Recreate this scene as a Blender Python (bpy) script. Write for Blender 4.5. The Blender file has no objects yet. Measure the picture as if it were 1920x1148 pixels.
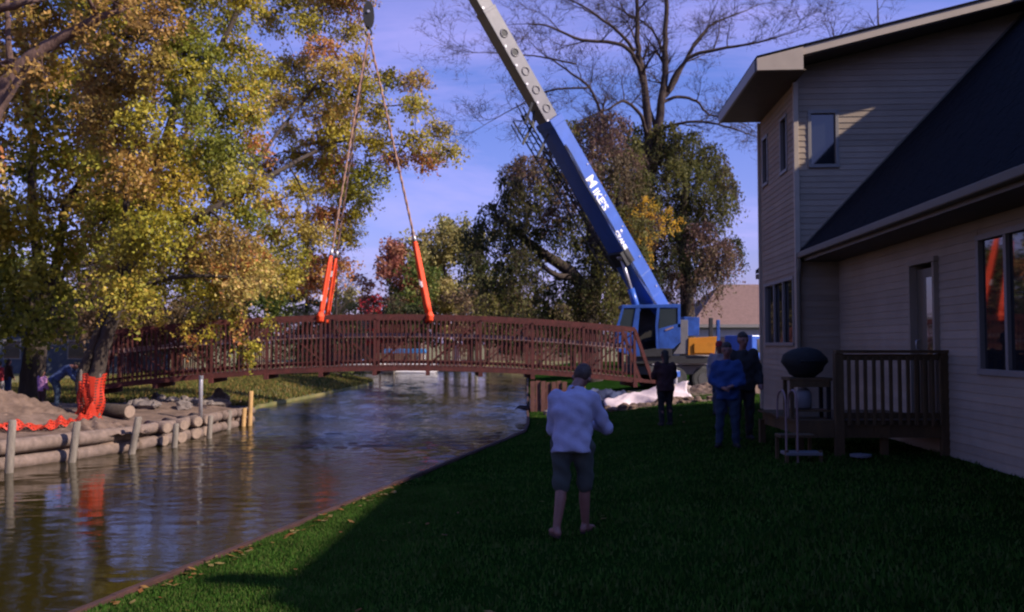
import bpy, bmesh, math, random
import numpy as np
from mathutils import Vector, Matrix
R = math.radians
random.seed(7)
rng = np.random.default_rng(7)
sc = bpy.context.scene
C = sc.collection

# ------------------------------------------------------------------ camera, sky, sun, exposure
FPX, W, H = 1660.0, 1920.0, 1148.0
CAMZ = 2.0
PITCH = math.atan(71 / FPX)
cam_d = bpy.data.cameras.new('camera')
cam = bpy.data.objects.new('camera', cam_d)
C.objects.link(cam)
cam.location = (0, 0, CAMZ)
cam.rotation_euler = (R(90) + PITCH, 0, 0)
cam_d.sensor_width = 36
cam_d.lens = FPX / W * 36
cam_d.clip_start = 0.05
cam_d.clip_end = 5000
cam_d.dof.use_dof = True                 # the phone never found focus: everything sits a little behind the focal plane
cam_d.dof.focus_distance = 1.5
cam_d.dof.aperture_fstop = 9.5
sc.camera = cam

SUN = Vector((2.35, -1.0, 1.87)).normalized()
SEL = math.asin(SUN.z)
SAZ = math.atan2(SUN.x, SUN.y)
world = bpy.data.worlds.new('World')
sc.world = world
world.use_nodes = True
nt = world.node_tree
nt.nodes.clear()
def N(nt, t, **kw):
    n = nt.nodes.new(t)
    for k, v in kw.items():
        if k in n.inputs: n.inputs[k].default_value = v
        else: setattr(n, k, v)
    return n
sky = N(nt, 'ShaderNodeTexSky', sky_type='NISHITA')
sky.sun_disc = False
sky.sun_elevation = SEL
sky.sun_rotation = SAZ
sky.air_density = 1.0
sky.dust_density = 1.6
sky.ozone_density = 2.4
tint = N(nt, 'ShaderNodeMix', data_type='RGBA', blend_type='MULTIPLY')
tint.inputs[0].default_value = 1.0
tc = N(nt, 'ShaderNodeTexCoord')
sep = N(nt, 'ShaderNodeSeparateXYZ')
nt.links.new(tc.outputs['Generated'], sep.inputs[0])
tr_ = N(nt, 'ShaderNodeValToRGB')                      # violet haze low down, clearer blue overhead
tr_.color_ramp.elements[0].position = 0.0; tr_.color_ramp.elements[0].color = (0.76, 0.57, 1.0, 1)
tr_.color_ramp.elements[1].position = 0.55; tr_.color_ramp.elements[1].color = (0.32, 0.52, 1.0, 1)
nt.links.new(sep.outputs[2], tr_.inputs[0]); nt.links.new(tr_.outputs[0], tint.inputs[7])
mz = N(nt, 'ShaderNodeMath', operation='ADD'); mz.inputs[1].default_value = 0.30
nt.links.new(sep.outputs[2], mz.inputs[0])
dx = N(nt, 'ShaderNodeMath', operation='DIVIDE'); dy = N(nt, 'ShaderNodeMath', operation='DIVIDE')
nt.links.new(sep.outputs[0], dx.inputs[0]); nt.links.new(mz.outputs[0], dx.inputs[1])
nt.links.new(sep.outputs[1], dy.inputs[0]); nt.links.new(mz.outputs[0], dy.inputs[1])
cmb = N(nt, 'ShaderNodeCombineXYZ')
nt.links.new(dx.outputs[0], cmb.inputs[0]); nt.links.new(dy.outputs[0], cmb.inputs[1])
mp = N(nt, 'ShaderNodeMapping'); mp.inputs['Scale'].default_value = (0.6, 1.5, 1); mp.inputs['Rotation'].default_value = (0, 0, R(-24))
nt.links.new(cmb.outputs[0], mp.inputs[0])
cn = N(nt, 'ShaderNodeTexNoise', Scale=1.6, Detail=7.0, Roughness=0.6, Distortion=0.5)
nt.links.new(mp.outputs[0], cn.inputs['Vector'])
cr = N(nt, 'ShaderNodeValToRGB')
cr.color_ramp.elements[0].position = 0.48; cr.color_ramp.elements[0].color = (0, 0, 0, 1)
cr.color_ramp.elements[1].position = 0.78; cr.color_ramp.elements[1].color = (0.45, 0.45, 0.45, 1)
nt.links.new(cn.outputs[0], cr.inputs[0])
cloud = N(nt, 'ShaderNodeMix', data_type='RGBA', blend_type='MIX')
cloud.inputs[7].default_value = (4.8, 3.7, 7.2, 1)
nt.links.new(cr.outputs[0], cloud.inputs[0])
nt.links.new(sky.outputs[0], tint.inputs[6])
nt.links.new(tint.outputs[2], cloud.inputs[6])
bg = N(nt, 'ShaderNodeBackground'); bg.inputs[1].default_value = 0.135
nt.links.new(cloud.outputs[2], bg.inputs[0])
wo = N(nt, 'ShaderNodeOutputWorld')
nt.links.new(bg.outputs[0], wo.inputs[0])

sd = bpy.data.lights.new('sun', 'SUN')
sd.energy = 5.0
sd.angle = R(0.53)
sd.color = (1.0, 0.86, 0.70)
so = bpy.data.objects.new('sun', sd)
C.objects.link(so)
so.rotation_euler = SUN.to_track_quat('Z', 'Y').to_euler()
so.location = (30, -10, 40)
sc.view_settings.view_transform = 'Standard'
sc.view_settings.look = 'None'
sc.view_settings.gamma = 1
sc.view_settings.use_curve_mapping = False
sc.view_settings.exposure = 0.55
sc.cycles.use_denoising = True
sc.cycles.max_bounces = 6
sc.cycles.transparent_max_bounces = 6

# ------------------------------------------------------------------ helpers
_c, _s = math.cos(PITCH), math.sin(PITCH)
def ray(px, py):
    u = (px - 960) / FPX; v = (574 - py) / FPX
    return Vector((u, _c - v * _s, _s + v * _c))
def P(px, py, y):                        # the place seen at a pixel of the photograph, y metres away
    d = ray(px, py); return Vector((0, 0, CAMZ)) + d * (y / d.y)
def PZ(px, py, z):
    d = ray(px, py); return Vector((0, 0, CAMZ)) + d * ((z - CAMZ) / d.z)

def rgba(c): return (c[0], c[1], c[2], 1)
def material(name, col, rough=0.7, var=0.18, scale=6.0, bump=0.0, bscale=40.0, metallic=0.0, spec=0.5, col2=None, stretch=None, attr=None, transl=0.0):
    m = bpy.data.materials.new(name); m.use_nodes = True
    t = m.node_tree; b = t.nodes['Principled BSDF']
    b.inputs['Roughness'].default_value = rough
    b.inputs['Metallic'].default_value = metallic
    b.inputs['Specular IOR Level'].default_value = spec
    co = N(t, 'ShaderNodeTexCoord')
    vec = co.outputs['Object']
    if stretch:
        mpn = N(t, 'ShaderNodeMapping'); mpn.inputs['Scale'].default_value = stretch
        t.links.new(vec, mpn.inputs[0]); vec = mpn.outputs[0]
    no = N(t, 'ShaderNodeTexNoise', Scale=scale, Detail=6.0, Roughness=0.65)
    t.links.new(vec, no.inputs['Vector'])
    rp = N(t, 'ShaderNodeValToRGB')
    c2 = col2 or tuple(min(1, x * (1 + var)) for x in col)
    c1 = tuple(x * (1 - var) for x in col) if not col2 else col
    rp.color_ramp.elements[0].position = 0.34; rp.color_ramp.elements[0].color = rgba(c1)
    rp.color_ramp.elements[1].position = 0.68; rp.color_ramp.elements[1].color = rgba(c2)
    t.links.new(no.outputs[0], rp.inputs[0])
    out = rp.outputs[0]
    if attr:
        at = N(t, 'ShaderNodeAttribute'); at.attribute_name = attr
        mx = N(t, 'ShaderNodeMix', data_type='RGBA', blend_type='MULTIPLY'); mx.inputs[0].default_value = 1
        t.links.new(at.outputs[0], mx.inputs[6]); t.links.new(out, mx.inputs[7]); out = mx.outputs[2]
    t.links.new(out, b.inputs['Base Color'])
    if bump:
        bn = N(t, 'ShaderNodeTexNoise', Scale=bscale, Detail=5.0, Roughness=0.6)
        t.links.new(vec, bn.inputs['Vector'])
        bp = N(t, 'ShaderNodeBump'); bp.inputs['Strength'].default_value = bump; bp.inputs['Distance'].default_value = 0.03
        t.links.new(bn.outputs[0], bp.inputs['Height']); t.links.new(bp.outputs[0], b.inputs['Normal'])
    if transl:
        tr = N(t, 'ShaderNodeBsdfTranslucent'); ms = N(t, 'ShaderNodeMixShader'); ms.inputs[0].default_value = transl
        t.links.new(out, tr.inputs[0]); t.links.new(b.outputs[0], ms.inputs[1]); t.links.new(tr.outputs[0], ms.inputs[2])
        t.links.new(ms.outputs[0], t.nodes['Material Output'].inputs[0])
    return m

M = {}
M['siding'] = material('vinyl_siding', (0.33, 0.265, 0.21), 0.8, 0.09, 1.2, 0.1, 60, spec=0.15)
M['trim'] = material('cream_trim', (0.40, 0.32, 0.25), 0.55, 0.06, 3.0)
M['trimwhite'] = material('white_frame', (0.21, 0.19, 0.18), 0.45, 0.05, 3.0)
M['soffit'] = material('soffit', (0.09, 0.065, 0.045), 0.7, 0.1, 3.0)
M['shingle'] = material('dark_shingle', (0.008, 0.009, 0.013), 0.95, 0.35, 9.0, 0.4, 90, spec=0.1)
M['shingle2'] = material('tan_shingle', (0.165, 0.098, 0.085), 0.9, 0.2, 5.0, 0.4, 50)
M['foundation'] = material('concrete_foundation', (0.05, 0.05, 0.05), 0.9, 0.2, 5.0, 0.3, 50)
M['winglass'] = material('window_glass', (0.012, 0.014, 0.018), 0.03, 0.02, 1.0, spec=1.0)
M['gutter'] = material('gutter_metal', (0.10, 0.085, 0.062), 0.5, 0.08, 3.0)
M['deckwood'] = material('treated_wood', (0.078, 0.045, 0.017), 0.8, 0.3, 5.0, 0.3, 40, stretch=(1, 1, 0.25))
M['black'] = material('black_vinyl', (0.005, 0.005, 0.006), 0.8, 0.2, 6.0, 0.3, 25)
M['darkmetal'] = material('dark_steel', (0.03, 0.03, 0.035), 0.45, 0.25, 8.0, metallic=0.6)
M['whiteplastic'] = material('white_plastic', (0.15, 0.15, 0.17), 0.4, 0.06, 4.0)
M['rust'] = material('weathering_steel', (0.072, 0.0135, 0.012), 0.85, 0.35, 5.0, 0.3, 50)
M['handrail'] = material('grey_handrail_wood', (0.23, 0.15, 0.15), 0.8, 0.15, 5.0)
M['plank'] = material('deck_plank_wood', (0.13, 0.07, 0.045), 0.85, 0.25, 5.0)
M['orange'] = material('orange_sling', (0.80, 0.065, 0.012), 0.65, 0.15, 8.0, 0.3, 50)
M['netting'] = material('orange_plastic_netting', (0.62, 0.045, 0.018), 0.5, 0.12, 6.0, transl=0.25)
M['rope'] = material('sling_rope', (0.30, 0.17, 0.12), 0.85, 0.2, 9.0)
M['tag'] = material('white_sling_tag', (0.75, 0.7, 0.72), 0.6, 0.05, 5.0)
M['steel'] = material('galvanised_steel', (0.45, 0.43, 0.46), 0.4, 0.15, 7.0, metallic=0.5)
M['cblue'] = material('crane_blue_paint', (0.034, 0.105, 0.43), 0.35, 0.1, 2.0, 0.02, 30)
M['cblue_shade'] = material('crane_blue_paint_shaded', (0.020, 0.070, 0.30), 0.45, 0.35, 2.5, 0.05, 20)  # crane blue darkened to stand in for shade on the cab, plus uneven grime
M['cgrey'] = material('crane_grey_paint', (0.15, 0.14, 0.145), 0.4, 0.14, 3.0, 0.03, 30)
M['cyellow'] = material('crane_yellow_paint', (0.45, 0.17, 0.010), 0.45, 0.12, 3.0)
M['cwhite'] = material('white_lettering', (0.85, 0.83, 0.85), 0.5, 0.03, 3.0)
M['cdark'] = material('chassis_black', (0.018, 0.017, 0.018), 0.6, 0.3, 5.0)
M['rubber'] = material('tyre_rubber', (0.018, 0.018, 0.018), 0.85, 0.2, 9.0)
M['cabglass'] = material('cab_glass', (0.03, 0.04, 0.045), 0.05, 0.05, 2.0, spec=0.9)
M['log'] = material('weathered_log', (0.17, 0.12, 0.10), 0.9, 0.3, 6.0, 0.6, 35, stretch=(1, 1, 1))
M['logend'] = material('cut_log_end', (0.24, 0.17, 0.13), 0.85, 0.2, 12.0)
M['post'] = material('weathered_post', (0.18, 0.15, 0.125), 0.9, 0.3, 6.0, 0.5, 35, stretch=(2, 2, 0.4))
M['postnew'] = material('new_yellow_post', (0.42, 0.25, 0.10), 0.85, 0.25, 6.0, 0.4, 35, stretch=(2, 2, 0.4))
M['dirt'] = material('bare_dirt', (0.075, 0.046, 0.034), 0.95, 0.3, 2.2, 1.0, 9, col2=(0.19, 0.125, 0.095))
M['rock'] = material('grey_rock', (0.10, 0.08, 0.075), 0.9, 0.3, 4.0, 0.8, 12, col2=(0.22, 0.18, 0.165))
M['lawn'] = material('lawn_soil_grass', (0.008, 0.026, 0.004), 0.95, 0.3, 1.6, 1.0, 60, col2=(0.016, 0.042, 0.008), spec=0.0)
M['drygrass'] = material('leaf_strewn_grass', (0.075, 0.085, 0.022), 0.95, 0.3, 0.8, 1.0, 18, col2=(0.19, 0.145, 0.055))
M['bed'] = material('lake_bed', (0.05, 0.04, 0.025), 1.0, 0.3, 0.5)
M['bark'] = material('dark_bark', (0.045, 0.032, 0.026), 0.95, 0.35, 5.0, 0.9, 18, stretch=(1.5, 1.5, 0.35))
M['barklit'] = material('sunlit_pink_bark', (0.12, 0.07, 0.058), 0.95, 0.35, 5.0, 0.9, 18, stretch=(1.5, 1.5, 0.35))  # sunlight on the near limb is put into a lighter, pinker bark colour
M['barkbare'] = material('brown_bark', (0.050, 0.032, 0.028), 0.95, 0.3, 4.0, 0.8, 15, stretch=(1.5, 1.5, 0.35))
M['leaf'] = material('leaf', (0.9, 0.9, 0.85), 0.55, 0.2, 2.2, attr='tone', transl=0.45, spec=0.2)
M['grassblade'] = material('grass_blade', (0.8, 0.8, 0.8), 0.9, 0.25, 1.5, attr='tone', transl=0.3, spec=0.04)
M['pile_rust'] = material('rusty_sheet_pile', (0.045, 0.016, 0.014), 0.85, 0.35, 5.0, 0.5, 30)
M['tarp'] = material('pale_tarp', (0.62, 0.50, 0.52), 0.5, 0.12, 4.0, 0.4, 8)
M['darktarp'] = material('dark_tarp', (0.03, 0.035, 0.07), 0.4, 0.2, 4.0, 0.4, 8)
M['form'] = material('red_brown_formwork', (0.13, 0.05, 0.04), 0.8, 0.3, 4.0, 0.3, 30)
M['concrete'] = material('abutment_concrete', (0.30, 0.235, 0.22), 0.9, 0.2, 4.0, 0.3, 30)
M['bluehouse'] = material('slate_blue_siding', (0.055, 0.065, 0.085), 0.8, 0.1, 2.0)
M['whitehouse'] = material('pale_siding', (0.42, 0.38, 0.37), 0.7, 0.08, 2.0)
M['brownhouse'] = material('brown_siding', (0.13, 0.08, 0.06), 0.8, 0.1, 2.0)
M['hull'] = material('white_hull', (0.72, 0.68, 0.70), 0.3, 0.05, 2.0)
M['bluecover'] = material('blue_boat_cover', (0.02, 0.13, 0.33), 0.6, 0.15, 4.0)
M['skin'] = material('skin', (0.20, 0.09, 0.075), 0.55, 0.1, 9.0)
M['hair'] = material('dark_hair', (0.02, 0.013, 0.010), 0.7, 0.3, 30.0)
M['hairgrey'] = material('short_brown_hair', (0.05, 0.028, 0.022), 0.7, 0.3, 30.0)
def cloth(n, c): M[n] = material(n, c, 0.85, 0.10, 6.0, 0.35, 14)
cloth('white_shirt_shade_cloth', (0.34, 0.33, 0.50)); cloth('olive_shorts_cloth', (0.045, 0.052, 0.05)); cloth('black_cloth', (0.012, 0.011, 0.013))  # the blue of the shade is put into the white shirt's cloth colour
cloth('maroon_cloth', (0.035, 0.010, 0.012)); cloth('blue_shirt_cloth', (0.010, 0.038, 0.15)); cloth('denim_cloth', (0.013, 0.028, 0.062))
cloth('purple_cloth', (0.36, 0.17, 0.36)); cloth('dark_brown_cloth', (0.045, 0.02, 0.018)); cloth('navy_cloth', (0.03, 0.05, 0.14))
cloth('red_cloth', (0.30, 0.025, 0.035)); cloth('grey_cloth', (0.27, 0.25, 0.28))

LOC = {}
def props(o, label=None, cat=None, group=None, kind=None):
    if label: o['label'] = label
    if cat: o['category'] = cat
    if group: o['group'] = group
    if kind: o['kind'] = kind
    return o
def thing(name, label, cat, loc=(0, 0, 0), group=None):
    o = bpy.data.objects.new(name, None)
    o.empty_display_size = 0.3
    C.objects.link(o); o.location = loc
    LOC[o.name] = Vector(loc)
    return props(o, label, cat, group)
class MB:
    def __init__(s): s.v = []; s.f = []
    def add(s, vs, fs):
        n = len(s.v); s.v += [tuple(v) for v in vs]; s.f += [tuple(i + n for i in f) for f in fs]
    def hexa(s, p):                       # 8 points: bottom loop 0-3, top loop 4-7
        s.add(p, [(3, 2, 1, 0), (4, 5, 6, 7), (0, 1, 5, 4), (1, 2, 6, 5), (2, 3, 7, 6), (3, 0, 4, 7)])
    def box(s, c, size, ax=None):
        c = Vector(c); X, Y, Z = ax or (Vector((1, 0, 0)), Vector((0, 1, 0)), Vector((0, 0, 1)))
        a, b, d = size[0] / 2, size[1] / 2, size[2] / 2
        s.hexa([c + X * i * a + Y * j * b + Z * k * d for k in (-1, 1) for i, j in ((-1, -1), (1, -1), (1, 1), (-1, 1))])
    def beam(s, p, q, w, h, up=Vector((0, 0, 1))):   # box along a line
        p, q = Vector(p), Vector(q); d = (q - p); L = d.length
        if L < 1e-6: return
        d /= L
        side = d.cross(up)
        if side.length < 1e-4: side = d.cross(Vector((1, 0, 0)))
        side.normalize(); u = side.cross(d)
        s.box((p + q) / 2, (L, w, h), (d, side, u))
    def tube(s, pts, rad, n=8, cap=True):
        pts = [Vector(p) for p in pts]
        if not isinstance(rad, (list, tuple)): rad = [rad] * len(pts)
        base = len(s.v); prev = None
        for i, p in enumerate(pts):
            d = (pts[min(i + 1, len(pts) - 1)] - pts[max(i - 1, 0)])
            if d.length < 1e-9: d = Vector((0, 0, 1))
            d.normalize()
            if prev is None: a = d.orthogonal().normalized()
            else:
                a = prev - d * prev.dot(d)
                a = a.normalized() if a.length > 1e-5 else d.orthogonal().normalized()
            prev = a; b = d.cross(a)
            for k in range(n):
                t = 2 * math.pi * k / n
                s.v.append(tuple(p + (a * math.cos(t) + b * math.sin(t)) * rad[i]))
        for i in range(len(pts) - 1):
            for k in range(n):
                k2 = (k + 1) % n
                s.f.append((base + i * n + k, base + i * n + k2, base + (i + 1) * n + k2, base + (i + 1) * n + k))
        if cap:
            s.f.append(tuple(base + k for k in range(n))[::-1])
            s.f.append(tuple(base + (len(pts) - 1) * n + k for k in range(n)))
    def prism(s, poly, off):              # planar polygon pushed along off
        n = len(poly); off = Vector(off)
        vs = [Vector(p) for p in poly]; vs += [p + off for p in vs]
        s.add(vs, [tuple(range(n))[::-1], tuple(range(n, 2 * n))] + [(i, (i + 1) % n, n + (i + 1) % n, n + i) for i in range(n)])
def fixn(me):
    bm = bmesh.new(); bm.from_mesh(me); bmesh.ops.recalc_face_normals(bm, faces=bm.faces); bm.to_mesh(me); bm.free()
def mk(name, mb, mat, parent=None, smooth=False, bevel=0, label=None, cat=None, group=None, kind=None, at=None, fix=True, root=None):
    if at is not None: off = Vector(at)
    elif parent is not None: off = LOC.get((root or parent).name, Vector())
    else: off = Vector()
    me = bpy.data.meshes.new(name)
    me.from_pydata([(v[0] - off.x, v[1] - off.y, v[2] - off.z) for v in mb.v], [], mb.f)
    if fix: fixn(me)
    if smooth: me.shade_smooth()
    me.materials.append(M[mat] if isinstance(mat, str) else mat)
    o = bpy.data.objects.new(name, me); C.objects.link(o)
    if parent is not None:
        o.parent = parent
        LOC[o.name] = off
    elif at is not None:
        o.location = off
    if bevel:
        bv = o.modifiers.new('bevel', 'BEVEL'); bv.width = bevel; bv.segments = 2; bv.limit_method = 'ANGLE'
    return props(o, label, cat, group, kind)
def box_obj(name, c, size, mat, parent, ax=None, bevel=0, label=None, root=None):
    b = MB(); b.box(c, size, ax); return mk(name, b, mat, parent, bevel=bevel, label=label, root=root)
def beam_obj(name, p, q, w, h, mat, parent, up=Vector((0, 0, 1)), root=None, bevel=0):
    b = MB(); b.beam(p, q, w, h, up); return mk(name, b, mat, parent, root=root, bevel=bevel)
def tube_obj(name, pts, r, mat, parent, n=8, smooth=True, **k):
    b = MB(); b.tube(pts, r, n); return mk(name, b, mat, parent, smooth=smooth, **k)
def smooth_path(pts, per=5):
    pts = [Vector(p) for p in pts]; out = []
    for i in range(len(pts) - 1):
        p0 = pts[max(i - 1, 0)]; p1 = pts[i]; p2 = pts[i + 1]; p3 = pts[min(i + 2, len(pts) - 1)]
        for k in range(per):
            t = k / per
            out.append(0.5 * ((2 * p1) + (p2 - p0) * t + (2 * p0 - 5 * p1 + 4 * p2 - p3) * t * t + (3 * p1 - p0 - 3 * p2 + p3) * t ** 3))
    out.append(pts[-1]); return out
def lerp(a, b, t): return a + (b - a) * t
def sstep(t): t = max(0.0, min(1.0, t)); return t * t * (3 - 2 * t)
def copy_tree(o, parent=None):
    c = o.copy(); C.objects.link(c); c.parent = parent
    for ch in list(o.children): copy_tree(ch, c)
    return c
def quads_mesh(name, V, F, mat, tone=None, parent=None, label=None, cat=None, group=None, kind=None, off=None):
    """V (n,3) float, F (m,k) int, tone (m,3) colour per face"""
    V = V.astype(np.float32)
    if off is not None: V = V - np.array(off, dtype=np.float32)
    m, k = F.shape
    me = bpy.data.meshes.new(name)
    me.vertices.add(len(V)); me.vertices.foreach_set('co', V.ravel())
    me.loops.add(m * k); me.loops.foreach_set('vertex_index', F.astype(np.int32).ravel())
    me.polygons.add(m); me.polygons.foreach_set('loop_start', np.arange(0, m * k, k, dtype=np.int32))
    me.polygons.foreach_set('loop_total', np.full(m, k, dtype=np.int32))
    if tone is not None:
        a = me.color_attributes.new('tone', 'FLOAT_COLOR', 'CORNER')
        col = np.ones((m, k, 4), dtype=np.float32); col[:, :, :3] = tone[:, None, :]
        a.data.foreach_set('color', col.ravel())
    me.update(); me.validate()
    me.materials.append(M[mat])
    o = bpy.data.objects.new(name, me); C.objects.link(o)
    if parent is not None: o.parent = parent
    return props(o, label, cat, group, kind)

# ------------------------------------------------------------------ the ground, the water
WATER = -0.6
def interp(tab, y):
    return float(np.interp(y, [t[0] for t in tab], [t[1] for t in tab]))
RB = [(-20, -10.4), (7.1, -3.48), (9.04, -2.95), (12.0, -2.18), (17, -0.92), (21.9, 0.34), (24, 0.46), (30, 0.55), (60, 1.1), (84, 1.4)]
LB = [(-20, -22), (10, -13.2), (18.4, -10.75), (21.3, -9.35), (24.5, -9.0), (29.3, -8.65), (31, -9.2), (36, -10.3), (40, -10.0), (44.5, -9.65), (52, -9.1), (57.5, -9.0), (61, -9.5), (64, -10.6), (70, -13.5), (76, -18), (84, -26)]
def hash2(x, y): return 0.5 * math.sin(x * 1.7 + 3.1 * math.sin(y * .9)) + 0.5 * math.sin(y * 2.3 + 1.9 * math.sin(x * 1.1))
def h_right(x, y):
    e = interp(RB, y); t = (x - e) / 6.5
    return -0.17 + 0.5 * sstep(t) + 0.012 * hash2(x * 2, y * 2)
def h_left(x, y):
    e = interp(LB, y); t = (e - x)
    b = 0.0
    for cx, cy, r, hh in ((-13.4, 22.6, 2.6, 0.6), (-10.2, 27.3, 1.8, 0.25), (-15.5, 20.5, 2.2, 0.4)):
        b += hh * math.exp(-((x - cx) ** 2 + (y - cy) ** 2) / (r * r) * 1.6)
    if y > 33: base = -0.48 + 0.42 * sstep(t / 3.0)
    else: base = -0.12 + 0.12 * sstep(t / 3.0)
    return base + b + 0.03 * hash2(x * 1.5, y * 1.5) * (1 if y < 34 else 0.3)
def patch(name, ys, edge, sgn, far, hf, mat, fine=26):
    V = []; F = []
    cols = [0.0] + [((i / fine) ** 2.2) for i in range(1, fine + 1)]
    nc = len(cols) + 1
    for y in ys:
        e = interp(edge, y)
        V.append((e, y, -1.7))
        for c in cols:
            x = e + sgn * (far * c)
            V.append((x, y, hf(x, y)))
    for j in range(len(ys) - 1):
        for i in range(nc - 1):
            a = j * nc + i; F.append((a, a + 1, a + nc + 1, a + nc))
    mb = MB(); mb.v = V; mb.f = F
    o = mk(name, mb, mat, kind='structure', smooth=True)
    return o
ys_r = [-20, -10] + [i * 0.35 for i in range(0, 100)] + [36 + i * 2 for i in range(0, 25)]
patch('lawn', ys_r, RB, 1, 90, h_right, 'lawn')
patch('left_bank', [y for y in ys_r if y <= 34], LB, -1, 90, h_left, 'dirt', 40)
patch('grass_peninsula', [33 + i * 0.8 for i in range(64)], LB, -1, 90, h_left, 'drygrass', 40)
def h_far(x, y): return -0.5 + 0.55 * sstep((y - 83) / 6) + 0.03 * hash2(x * .3, y * .3)
V = []; F = []
xs = [-1500, -600, -250] + [-120 + 6 * i for i in range(41)] + [250, 600, 1500]
ysf = [83, 83.01, 84, 85.5, 87, 90, 95, 102, 112, 130, 170, 260, 500, 2500]
for j, y in enumerate(ysf):
    for x in xs: V.append((x, y, -1.7 if j == 0 else h_far(x, y)))
nx = len(xs)
for j in range(len(ysf) - 1):
    for i in range(nx - 1): a = j * nx + i; F.append((a, a + 1, a + nx + 1, a + nx))
mb = MB(); mb.v, mb.f = V, F
mk('far_shore', mb, 'drygrass', kind='structure', smooth=True)
mb = MB(); mb.add([(-2500, -1500, -1.75), (2500, -1500, -1.75), (2500, 2600, -1.75), (-2500, 2600, -1.75)], [(0, 1, 2, 3)])
mk('ground', mb, 'bed', kind='structure')

wm = bpy.data.materials.new('lake_water'); wm.use_nodes = True
t = wm.node_tree; b = t.nodes['Principled BSDF']
b.inputs['Base Color'].default_value = (0.020, 0.015, 0.003, 1); b.inputs['Roughness'].default_value = 0.06
b.inputs['IOR'].default_value = 1.36
co = N(t, 'ShaderNodeTexCoord')
m1 = N(t, 'ShaderNodeMapping'); m1.inputs['Scale'].default_value = (0.55, 1.5, 1); m1.inputs['Rotation'].default_value = (0, 0, R(8))
t.links.new(co.outputs['Object'], m1.inputs[0])
n1 = N(t, 'ShaderNodeTexNoise', Scale=3.4, Detail=4.0, Roughness=0.6, Distortion=0.6)
n2 = N(t, 'ShaderNodeTexNoise', Scale=11.0, Detail=3.0, Roughness=0.5)
n3 = N(t, 'ShaderNodeTexNoise', Scale=0.22, Detail=2.0)
for n_ in (n1, n2, n3): t.links.new(m1.outputs[0], n_.inputs['Vector'])
rr = N(t, 'ShaderNodeMapRange'); rr.inputs[1].default_value = 0.38; rr.inputs[2].default_value = 0.62; rr.inputs[3].default_value = 0.35; rr.inputs[4].default_value = 1.0
t.links.new(n3.outputs[0], rr.inputs[0])
a1 = N(t, 'ShaderNodeMath', operation='MULTIPLY_ADD'); a1.inputs[1].default_value = 0.5
t.links.new(n2.outputs[0], a1.inputs[0]); t.links.new(n1.outputs[0], a1.inputs[2])
bp = N(t, 'ShaderNodeBump'); bp.inputs['Distance'].default_value = 0.02
sp_ = N(t, 'ShaderNodeSeparateXYZ'); t.links.new(co.outputs['Object'], sp_.inputs[0])
ax_ = N(t, 'ShaderNodeMath', operation='MULTIPLY_ADD'); ax_.inputs[1].default_value = 1.2
t.links.new(sp_.outputs[0], ax_.inputs[0]); t.links.new(sp_.outputs[1], ax_.inputs[2])
wd_ = N(t, 'ShaderNodeMapRange'); wd_.inputs[1].default_value = 5; wd_.inputs[2].default_value = 16; wd_.inputs[3].default_value = 0.20; wd_.inputs[4].default_value = 1.0
t.links.new(ax_.outputs[0], wd_.inputs[0])                # the breeze reaches the open water, the corner by the log wall lies calmer
wm_ = N(t, 'ShaderNodeMath', operation='MULTIPLY'); t.links.new(rr.outputs[0], wm_.inputs[0]); t.links.new(wd_.outputs[0], wm_.inputs[1])
t.links.new(wm_.outputs[0], bp.inputs['Strength']); t.links.new(a1.outputs[0], bp.inputs['Height']); t.links.new(bp.outputs[0], b.inputs['Normal'])
M['water'] = wm
rws = list(np.linspace(-38, 4.8, 60)) + list(5 * np.exp(np.arange(0, 560) * math.log(84.6 / 5) / 559))
nc_ = 220; YY = np.array(rws)[:, None] * np.ones((1, nc_)); x0_ = np.array([interp(LB, y) - .5 for y in rws]); x1_ = np.array([interp(RB, y) + .15 for y in rws])
XX = x0_[:, None] + (x1_ - x0_)[:, None] * np.linspace(0, 1, nc_)[None, :]
sp_row = np.gradient(np.array(rws))[:, None]
calm = np.clip((YY + 1.2 * XX - 6) / 11, .08, 1.0) * (.75 + .45 * np.sin(XX * .23 + 2 * np.sin(YY * .11)) * np.sin(YY * .31 + XX * .17))
ZZ = np.zeros_like(XX); wr = np.random.default_rng(3)
for k in range(46):                       # wind ripples, crests mostly across the canal
    lam = .14 * (.95 / .14) ** wr.uniform(); th = math.pi / 2 + wr.normal(0, .55); kx, ky = math.cos(th) * 6.283 / lam, math.sin(th) * 6.283 / lam
    wf = np.clip(2.2 - 4.5 * sp_row / lam, 0, 1)
    ZZ += lam / 6.283 * .042 * wf * np.sin(kx * XX + ky * YY + wr.uniform(0, 6.28) + 1.2 * np.sin(XX * wr.uniform(.2, .9) + YY * wr.uniform(.1, .5)))
ZZ = WATER + ZZ * calm
Vw = np.stack([XX, YY, ZZ], 2).reshape(-1, 3); nr_ = len(rws); ii = (np.arange(nr_ - 1)[:, None] * nc_ + np.arange(nc_ - 1)[None, :]).ravel()
wo_ = quads_mesh('lake_water', Vw, np.stack([ii, ii + 1, ii + nc_ + 1, ii + nc_], 1), 'water', kind='structure'); wo_.data.shade_smooth()

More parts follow.
